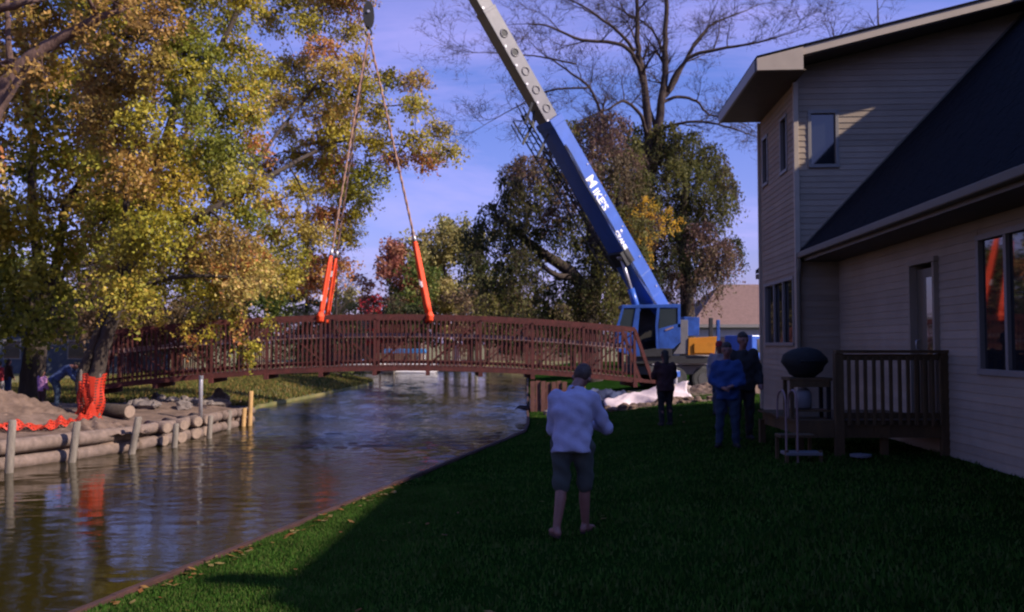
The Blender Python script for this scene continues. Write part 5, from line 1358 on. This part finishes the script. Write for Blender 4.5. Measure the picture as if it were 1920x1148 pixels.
limbs = [([tb - UZ * .3, P(1200, 560, D_), P(1208, 400, D_), P(1212, 330, D_), P(1228, 300, D_), P(1236, 230, D_), P(1246, 140, D_), P(1248, 60, D_), P(1250, -60, D_), P(1255, -180, D_)], [.55, .48, .42, .36, .30, .24, .18, .14, .09, .03]),
         ([P(1212, 330, D_), P(1216, 260, D_ - .4), P(1208, 160, D_ - .8), P(1196, 90, D_ - 1), P(1194, 20, D_ - 1), P(1190, -100, D_ - 1)], [.28, .24, .19, .15, .11, .03]),
         ([P(1208, 160, D_ - .8), P(1185, 100, D_ - 1.6), P(1150, 80, D_ - 2.2), P(1090, 75, D_ - 2.6), P(1030, 50, D_ - 3), P(985, 45, D_ - 3)], [.14, .11, .09, .075, .05, .02]),
         ([P(1240, 185, D_), P(1262, 160, D_ + .6), P(1290, 105, D_ + 1.2), P(1330, 50, D_ + 1.6), P(1400, 20, D_ + 2)], [.16, .13, .10, .07, .03]),
         ([P(1250, 170, D_), P(1290, 110, D_ - .6), P(1350, 92, D_ - 1), P(1420, 80, D_ - 1.4), P(1490, 60, D_ - 1.6)], [.12, .10, .08, .05, .02]),
         ([P(1238, 195, D_), P(1270, 182, D_ + .5), P(1305, 190, D_ + .8), P(1330, 215, D_ + 1), P(1375, 222, D_ + 1.2), P(1420, 250, D_ + 1.2)], [.10, .085, .07, .05, .035, .015]),
         ([P(1228, 245, D_), P(1260, 235, D_ - .6), P(1310, 228, D_ - 1), P(1370, 240, D_ - 1.3), P(1430, 262, D_ - 1.5)], [.10, .08, .06, .045, .015]),
         ([P(1212, 325, D_), P(1190, 310, D_ - .4), P(1160, 292, D_ - 1)], [.16, .11, .03]),
         ([P(1216, 260, D_ - .4), P(1200, 215, D_ - 1.5), P(1170, 190, D_ - 2.2), P(1140, 205, D_ - 2.6), P(1090, 225, D_ - 3)], [.11, .09, .07, .05, .02]),
         ([P(1135, 260, D_ + 1), P(1128, 215, D_ + 1.2), P(1105, 165, D_ + 1.4), P(1060, 130, D_ + 1.6), P(1010, 95, D_ + 1.6)], [.11, .09, .07, .05, .02]),
         ([P(1190, 95, D_ - 1), P(1160, 60, D_ - 2), P(1120, 30, D_ - 2.5), P(1080, 5, D_ - 2.8), P(1030, -20, D_ - 3)], [.10, .08, .06, .04, .02]),
         ([P(1246, 140, D_), P(1240, 90, D_ + 1), P(1215, 50, D_ + 1.4), P(1150, 10, D_ + 1.8)], [.10, .08, .05, .02]),
         ([P(1205, 380, D_), P(1170, 330, D_ + .8), P(1142, 280, D_ + 1), P(1135, 255, D_ + 1)], [.22, .17, .13, .11]),
         ([P(1080, 120, D_ + 1.4), P(1000, 105, D_ + 1), P(930, 100, D_ + .6), P(880, 98, D_)], [.05, .04, .03, .01]),
         ([P(1105, 165, D_ + 1.4), P(1030, 170, D_ + 1), P(960, 205, D_ + .6), P(900, 240, D_)], [.06, .05, .03, .01])]
bare_tree('tall bare tree with wide spreading branches behind the crane boom', tb, limbs, 6, 2.3, 'barkbare')
q = Vector((26, 60, 0))
for i, (px, top, lb) in enumerate(((1650, 15, 'bare twiggy tree top rising above the house roof'), (1560, 60, 'smaller faint bare tree top just left above the roof line'))):
    b0 = P(px, 640, 62); b0.z = 0; T = P(px, top + 70, 62)
    bare_tree(lb, b0, [([b0, b0.lerp(T, .5) + Vector((.3, 0, 0)), T], [.3, .22, .10])], 7, 3.2, 'barkbare', group='bare trees behind the house')
b0 = P(628, 690, 62); b0.z = -.1; T = P(632, 470, 62)
bare_tree('thin bare sapling between the left slings and the dark spruce', b0, [([b0, b0.lerp(T, .5), T], [.12, .08, .03])], 6, 1.9, 'barkbare', name='sapling')

# --- willows
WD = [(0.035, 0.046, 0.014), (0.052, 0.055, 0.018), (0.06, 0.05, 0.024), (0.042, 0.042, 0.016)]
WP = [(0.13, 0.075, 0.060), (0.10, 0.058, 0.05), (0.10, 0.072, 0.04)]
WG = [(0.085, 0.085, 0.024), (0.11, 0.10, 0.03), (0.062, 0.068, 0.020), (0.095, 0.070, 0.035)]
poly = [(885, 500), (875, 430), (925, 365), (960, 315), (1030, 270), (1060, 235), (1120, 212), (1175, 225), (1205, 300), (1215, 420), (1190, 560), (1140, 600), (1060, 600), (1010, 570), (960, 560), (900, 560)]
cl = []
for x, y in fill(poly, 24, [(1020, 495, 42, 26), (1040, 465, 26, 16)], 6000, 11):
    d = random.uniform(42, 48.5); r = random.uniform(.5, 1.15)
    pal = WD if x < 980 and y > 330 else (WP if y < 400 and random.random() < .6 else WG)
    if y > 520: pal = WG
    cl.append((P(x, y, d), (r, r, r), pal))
D_ = 45; tb = P(1110, 690, D_); tb.z = .1
limbs = [([tb - UZ * .3, P(1105, 590, D_), P(1080, 520, D_), P(1010, 470, D_), P(950, 420, D_), P(920, 400, D_)], [.6, .5, .34, .25, .15, .06]),
         ([P(1105, 590, D_), P(1120, 500, D_), P(1100, 400, D_), P(1060, 320, D_), P(1040, 280, D_)], [.45, .34, .25, .15, .05]),
         ([P(1080, 520, D_), P(1040, 515, D_ - 1), P(990, 478, D_ - 1.5), P(950, 470, D_ - 1.5)], [.2, .14, .09, .03]),
         ([P(1120, 500, D_), P(1160, 400, D_), P(1150, 280, D_)], [.3, .2, .05])]
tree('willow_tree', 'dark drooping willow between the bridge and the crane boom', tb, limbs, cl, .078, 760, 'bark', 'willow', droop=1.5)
poly = [(1188, 240), (1260, 235), (1330, 262), (1365, 300), (1378, 360), (1355, 400), (1330, 430), (1375, 440), (1388, 475), (1372, 500), (1310, 515), (1262, 545), (1235, 560), (1190, 480), (1178, 330)]
cl = []
for x, y in fill(poly, 24, [(1240, 440, 14, 20)], 6000, 13):
    d = random.uniform(47.5, 52.5); r = random.uniform(.8, 1.15); cl.append((P(x, y, d), (r, r, r), WG if y < 400 else (WD if random.random() < .5 else WP)))
D_ = 51; tb = P(1290, 690, D_); tb.z = .2
limbs = [([tb - UZ * .3, P(1288, 560, D_), P(1280, 420, D_), P(1290, 330, D_), P(1300, 290, D_)], [.5, .4, .28, .16, .05]), ([P(1288, 560, D_), P(1330, 480, D_), P(1360, 460, D_)], [.3, .18, .05])]
tree('willow_tree', 'olive willow behind the bare tree, left of the house corner', tb, limbs, cl, .078, 760, 'bark', 'willow', droop=1.5)
cl = []
YE = [(0.48, 0.28, 0.03), (0.40, 0.22, 0.03), (0.30, 0.22, 0.04)]
for x, y in fill([(1150, 430), (1165, 390), (1210, 372), (1265, 385), (1270, 420), (1240, 440), (1222, 470), (1228, 530), (1195, 540), (1190, 470)], 17, (), 2000, 17):
    cl.append((P(x, y, random.uniform(43.5, 45.5)), (.42, .42, .38), YE))
tb = P(1205, 690, 44.5); tb.z = .15
tree('yellow_tree', 'small tree with bright yellow leaves just right of the boom', tb, [([tb - UZ * .2, P(1207, 560, 44.5), P(1208, 440, 44.5), P(1212, 400, 44.5)], [.14, .11, .07, .03])], cl, .06, 600, 'bark')

# --- background trees: crowns filled with clumps around their own centres
def bgtree(label, px, topy, wpx, d, pal, name='tree', size=.16, dens=75, basez=0.0, boty=None, group=None, n=34, kind='maple'):
    b0 = P(px, 645, d); b0.z = basez; top = P(px, topy, d).z; rad = wpx / 2 / FPX * d
    bot = P(px, boty, d).z if boty else basez + (top - basez) * .15
    cz = (top + bot) / 2; rz = (top - bot) / 2; cl = []
    rs = random.Random(int(px * 7 + topy)); tries = 0
    while len(cl) < n and tries < 3000:
        tries += 1
        v = Vector((rs.uniform(-1, 1), rs.uniform(-1, 1), rs.uniform(-1, 1)))
        if not .25 < v.length < 1: continue
        k = 1 + .18 * math.sin(math.atan2(v.y, v.x) * 3 + px)
        c = Vector((b0.x + v.x * rad * .85 * k, b0.y + v.y * rad * .8, cz + v.z * rz * .88)); r = rs.uniform(.20, .34) * min(rad, rz * 1.2)
        cl.append((c, (r * 1.1, r * 1.1, r * .85), pal))
    T = Vector((b0.x + rs.uniform(-.3, .3) * rad * .3, b0.y, lerp(cz, top, .4)))
    limbs = [([b0 - UZ * .2, b0.lerp(T, .4) + Vector((rs.uniform(-.2, .2), 0, 0)), T], [max(.16, rad * .06), max(.12, rad * .045), .05])]
    return tree(name, label, b0, limbs, cl, size, dens, 'bark', kind, twigs=False, group=group, r0=.05)
RD = [(0.22, 0.075, 0.05), (0.17, 0.06, 0.045), (0.26, 0.12, 0.07)]
RED = [(0.38, 0.03, 0.03), (0.28, 0.02, 0.025)]
OL = [(0.20, 0.18, 0.06), (0.26, 0.22, 0.08), (0.15, 0.14, 0.05), (0.30, 0.24, 0.10)]
DG = [(0.035, 0.045, 0.018), (0.05, 0.055, 0.02), (0.06, 0.045, 0.025)]
BN2 = [(0.12, 0.075, 0.045), (0.09, 0.06, 0.04), (0.14, 0.10, 0.05)]
MG = [(0.09, 0.115, 0.025), (0.13, 0.14, 0.035), (0.06, 0.08, 0.02)]
G1 = 'trees on the far shore'
bgtree('tall olive-yellow tree on the far shore right of the slings', 838, 388, 190, 96, OL, n=60, group=G1, dens=60, size=.2)
bgtree('russet tree on the far shore between the two pairs of slings', 735, 432, 150, 92, RD, n=44, group=G1, size=.19)
bgtree('low crimson shrub-like tree above the bridge rail between the slings', 700, 545, 60, 86, RED, n=16, group=G1, size=.14)
bgtree('dark green round tree just behind the right orange sling', 785, 470, 120, 90, MG, n=34, group=G1, size=.18)
bgtree('shaded evergreen tree low behind the middle of the bridge', 760, 550, 150, 84, DG, n=30, group=G1, size=.16)
bgtree('olive tree left of the dark willow on the far shore', 915, 470, 130, 88, OL, n=34, group=G1, size=.18)
bgtree('brown tree behind the bridge below the olive tree', 880, 530, 120, 84, BN2, n=30, group=G1, size=.17)
bgtree('green bushy tree low behind the willow trunk', 1075, 535, 120, 70, MG, n=34, group=G1, size=.15)
bgtree('dark low tree behind the bridge right part', 990, 545, 160, 80, DG, n=34, group=G1, size=.17)
bgtree('brown leafy tree behind the crane cab', 1165, 500, 150, 66, BN2, n=34, group=G1, size=.15)
bgtree('dark shrub-like tree between crane cab and tan roof', 1270, 520, 130, 64, DG, n=30, group=G1, size=.15)
bgtree('pale olive tree far behind at the left slings', 650, 520, 110, 100, OL, n=26, group=G1, size=.2)
G2 = 'trees standing behind the left bank'
bgtree('dark brown tree seen under the leaning maple canopy', 330, 470, 260, 64, BN2, n=50, group=G2, size=.15)
bgtree('green tree behind the canopy left of the spruce', 450, 430, 240, 68, MG, n=50, group=G2, size=.16)
bgtree('dim brown tree in the gap between the two maple trunks', 180, 440, 230, 58, BN2, n=46, group=G2, size=.14)
bgtree('dark tree low at the far left behind the picnic lawn', 40, 500, 260, 70, DG, n=46, group=G2, size=.16)
bgtree('shadowy low tree behind the left half of the bridge', 400, 560, 220, 60, DG, n=40, group=G2, size=.14)
bgtree('olive tree far back beyond the left edge', -120, 350, 300, 66, MG, n=46, group=G2, size=.16)
bgtree('low dark bush behind the bridge left of the pontoon', 560, 610, 170, 76, DG, n=30, group=G2, size=.15, name='bush')
G3 = 'bushes along the far waterline'
for px, w, pal, lb in ((640, 90, DG, 'dark bush on the far shore behind the left bridge panels'), (860, 120, DG, 'dark bush on the far shore behind the right sling'), (1010, 150, BN2, 'brown bush behind the right bridge panels'), (1120, 110, DG, 'dark bush behind the right end of the bridge')):
    bgtree(lb, px, 622, w, 87, pal, n=22, group=G3, size=.15, name='bush', boty=668)
bgtree('green reedy shrub at the tip of the grass peninsula', 640, 690, 110, 57, MG, n=18, size=.09, name='shrub', boty=712, basez=-.3, dens=120)
bgtree('dark shrub at the back edge of the grass peninsula', 520, 688, 130, 60, DG, n=18, size=.09, name='shrub', boty=705, basez=-.2, dens=120)
# spruce
sp = thing('spruce_tree', 'dark layered spruce behind the left slings', 'tree', Vector((P(575, 600, 58).x, 58, -.1)))
b0 = LOC[sp.name]; Ht = P(575, 395, 58).z - b0.z; mb = MB(); mb.tube([b0, b0 + UZ * Ht], [.18, .02], 8); bag = LeafBag()
nb = 150
for i in range(nb):
    u = .08 + .9 * i / nb; z = b0.z + Ht * u; Lr = (1 - u) ** .85 * 2.7 * random.uniform(.7, 1.15); a_ = random.uniform(0, 6.28)
    d = Vector((math.cos(a_), math.sin(a_), 0)); p = Vector((b0.x, b0.y, z)); e = p + d * Lr - UZ * Lr * .28; mb.tube([p, p.lerp(e, .5) - UZ * .05, e], [.03, .02, .008], 4, cap=False)
    m = int(70 * Lr) + 12; t_ = rng.uniform(.1, 1, (m, 1)); pts = np.array(p) * (1 - t_) + np.array(e) * t_
    pts += rng.normal(0, 1, (m, 3)) * [.13, .13, .05] ; pts[:, 2] -= np.abs(rng.normal(0, .13, m))
    bag.add(pts, np.full(m, .10), tones([(0.018, 0.030, 0.016), (0.026, 0.036, 0.018), (0.03, 0.03, 0.018)], m))
mk('trunk', mb, 'bark', sp, fix=False); leaf_mesh(bag, sp, b0, .6, ar=.3)

# ------------------------------------------------------------------ far houses, boats
def house_far(label, x0, x1, y0, y1, zw, zr, wallm, roofm, wins, base=-.1, hip=0.0, ov=.4, name='house'):
    r = thing(name, label, 'house', ((x0 + x1) / 2, y0, base))
    mb = MB(); mb.hexa([(x0, y0, base), (x1, y0, base), (x1, y1, base), (x0, y1, base), (x0, y0, zw), (x1, y0, zw), (x1, y1, zw), (x0, y1, zw)]); mk('wall', mb, wallm, r)
    ym = (y0 + y1) / 2; a, b_, c, d = x0 - ov, x1 + ov, y0 - ov, y1 + ov
    mb = MB(); top = [(a, c, zw + .02), (b_, c, zw + .02), (b_, d, zw + .02), (a, d, zw + .02), (a + hip + .01, ym, zr), (b_ - hip - .01, ym, zr)]
    mb.add(top, [(0, 1, 5, 4), (2, 3, 4, 5), (1, 2, 5), (3, 0, 4), (3, 2, 1, 0)]); mk('roof', mb, roofm, r)
    mb = MB(); mb.box(((a + b_) / 2, c, zw - .02), (b_ - a, .08, .2)); mk('fascia', mb, 'trimwhite', r)
    for (u0, u1, z0, z1) in wins:
        mb = MB(); mb.box(((u0 + u1) / 2, y0 - .02, (z0 + z1) / 2), (u1 - u0 + .16, .06, z1 - z0 + .16)); f = mk('window', mb, 'trimwhite', r)
        mb = MB(); mb.box(((u0 + u1) / 2, y0 - .055, (z0 + z1) / 2), (u1 - u0, .03, z1 - z0)); mk('pane', mb, 'winglass', f, root=r)
    return r
house_far('low house with tan-pink hipped roof and pale walls behind the crane', 11.6, 24, 56, 66, 3.15, 6.1, 'whitehouse', 'shingle2', [(13, 14.2, 1.1, 2.4), (16, 17.2, 1.1, 2.4)], hip=3.2)
house_far('slate-blue house seen under the maple canopy at the left', -37, -27, 62, 70, 3.3, 6.0, 'bluehouse', 'shingle', [(-35.5, -34.4, 1, 2.2), (-31, -29.9, 1, 2.2)])
house_far('pale porch-fronted house at the far left edge', -50, -39.5, 68, 76, 2.6, 5, 'whitehouse', 'shingle2', [(-46, -45, .8, 2)])
house_far('brown lakeside house behind the right half of the bridge', -3, 8.5, 100, 108, 2.7, 5.2, 'brownhouse', 'shingle', [(-1.5, 0, .9, 2.1), (2, 3.4, .9, 2.1), (5.5, 7, .9, 2.1)])
house_far('dark lakeside house behind the middle of the bridge', -22, -11, 104, 112, 2.8, 5.4, 'brownhouse', 'shingle', [(-20, -18.5, .9, 2.2), (-16, -14.5, .9, 2.2)])
def boat(label, c, L, hullm, canopy=None, group=None, wd=2.0, hh=.45):
    r = thing('boat', label, 'boat', c, group); c = Vector(c)
    if canopy:
        for k in (-1, 1):
            mb = MB(); y = c.y + k * wd * .35
            mb.tube([(c.x - L / 2, y, c.z + .12), (c.x - L / 2 + .4, y, c.z + .1), (c.x + L / 2 - .5, y, c.z + .1), (c.x + L / 2, y, c.z + .22)], [.15, .24, .24, .05], 10); mk('pontoon', mb, hullm, r, smooth=True)
        box_obj('deck', c + UZ * .42, (L * .95, wd, .08), hullm, r)
        for i in range(5):
            box_obj('side_panel', c + Vector((-L * .38 + i * L * .19, -wd / 2 + .03, .78)), (L * .17, .04, .55), hullm, r)
            box_obj('side_panel', c + Vector((-L * .38 + i * L * .19, wd / 2 - .03, .78)), (L * .17, .04, .55), hullm, r)
        mb = MB(); mb.prism([c + Vector((-L * .33, -wd * .45, 1.75)), c + Vector((-L * .28, -wd * .45, 2.15)), c + Vector((L * .28, -wd * .45, 2.15)), c + Vector((L * .33, -wd * .45, 1.75))], Vector((0, wd * .9, 0))); mk('canopy', mb, canopy, r, bevel=.04)
        for sx in (-.3, .3):
            for sy in (-.42, .42): tube_obj('canopy_pole', [c + Vector((sx * L, sy * wd, .46)), c + Vector((sx * L, sy * wd, 1.78))], .025, 'steel', r)
    else:
        mb = MB(); st_ = []
        for i in range(9):
            u = i / 8; w_ = wd / 2 * (1 - u ** 2.6) + .02; x = c.x - L / 2 + L * u; sh = hh + .18 * u * u
            st_.append([(x, c.y - w_, c.z + sh), (x, c.y - w_ * .75, c.z + sh * .4), (x, c.y, c.z - .12 + .2 * u * u), (x, c.y + w_ * .75, c.z + sh * .4), (x, c.y + w_, c.z + sh)])
        V = sum(st_, []); F = []
        for i in range(8):
            for k in range(4): a = i * 5 + k; F.append((a, a + 1, a + 6, a + 5))
            F.append((i * 5, i * 5 + 5, i * 5 + 9, i * 5 + 4))
        F.append((0, 1, 2, 3, 4)); mb.v, mb.f = V, F; mk('hull', mb, hullm, r, smooth=False)
        mb = MB(); x = c.x + L * .05; mb.prism([(x, c.y - .5, c.z + hh), (x + .2, c.y - .5, c.z + hh), (x - .05, c.y - .5, c.z + hh + .45), (x - .12, c.y - .5, c.z + hh + .45)], (0, 1.0, 0)); mk('windshield', mb, 'cabglass', r)
        box_obj('outboard_motor', c + Vector((-L / 2 - .15, 0, hh + .1)), (.3, .3, .55), 'cdark', r, bevel=.05)
    return r
boat('pontoon boat with blue canopy and white sides moored on the far shore', P(760, 0, 80) * Vector((1, 1, 0)).x if False else Vector((P(760, 645, 80.5).x, 80.5, WATER)), 6.2, 'hull', 'bluecover', 'boats moored on the far shore')
boat('low white motorboat left of the pontoon on the far shore', Vector((P(676, 645, 79.5).x, 79.5, WATER + .05)), 5.0, 'hull', None, 'boats moored on the far shore', hh=.75)
pr = thing('dock', 'grey wooden dock beside the boats on the far shore', 'dock', Vector((P(720, 645, 81).x, 81, WATER)))
cx = LOC[pr.name].x
for i in range(14): box_obj('deck_board', (cx + .9, 76.5 + i * .5, -.22), (1.3, .46, .05), 'plank', pr)
for x in (.3, 1.5):
    for y in (76.6, 79.8, 83): tube_obj('pile', [(cx + x, y, -1.6), (cx + x, y, .25)], .08, 'post', pr)
lamp = []
for px, py, d, s, lb in ((857, 650, 86, .65, 'white upright propane tank shining on the far shore behind the bridge'), (784, 640, 87, .3, 'slim white post on the far shore right of the pontoon boat'), (893, 645, 87, .32, 'white post on the far shore right of the white tank')):
    q = P(px, py, d); r = thing('shore_tank' if s > .5 else 'shore_post', lb, 'tank' if s > .5 else 'post', Vector((q.x, d, h_far(q.x, d))))
    z0 = LOC[r.name].z; zt = q.z + s * 1.1
    mb = MB(); mb.tube([(q.x, d, z0), (q.x, d, zt - s * .3), (q.x, d, zt - s * .08), (q.x, d, zt)], [s * .55, s * .55, s * .4, s * .1], 12); mk('shell', mb, 'hull', r, smooth=True)
    mb = MB(); mb.tube([(q.x, d, zt - .02), (q.x, d, zt + s * .12)], s * .14, 8); mk('valve_cap', mb, 'steel', r)

# unseen trees added behind the camera to block sky light and deepen shade
G4 = 'unseen trees added behind the camera to block sky light'
for px, py, hgt, pal, lb in ((-16, -14, 15, YG, 'added unseen yellow-green maple left behind the camera, blocking sky light'), (-6, -20, 17, MG, 'added unseen green tree straight behind the camera, blocking sky light'), (-27, -2, 14, OL, 'added unseen olive tree across the water at left, blocking sky light'), (3, -28, 16, BN2, 'added unseen brown tree far behind the camera, blocking sky light')):
    cl = []; rs = random.Random(px * 3 + 100)
    while len(cl) < 46:
        v = Vector((rs.uniform(-1, 1), rs.uniform(-1, 1), rs.uniform(-1, 1)))
        if v.length < 1: cl.append((Vector((px + v.x * 6, py + v.y * 5.5, hgt * .58 + v.z * hgt * .42)), (1.7, 1.7, 1.3), pal))
    b0 = Vector((px, py, -.2)); tree('maple_tree', lb, b0, [([b0, b0 + UZ * hgt * .4, b0 + UZ * hgt * .75], [.4, .3, .1])], cl, .22, 60, 'bark', twigs=False, group=G4)
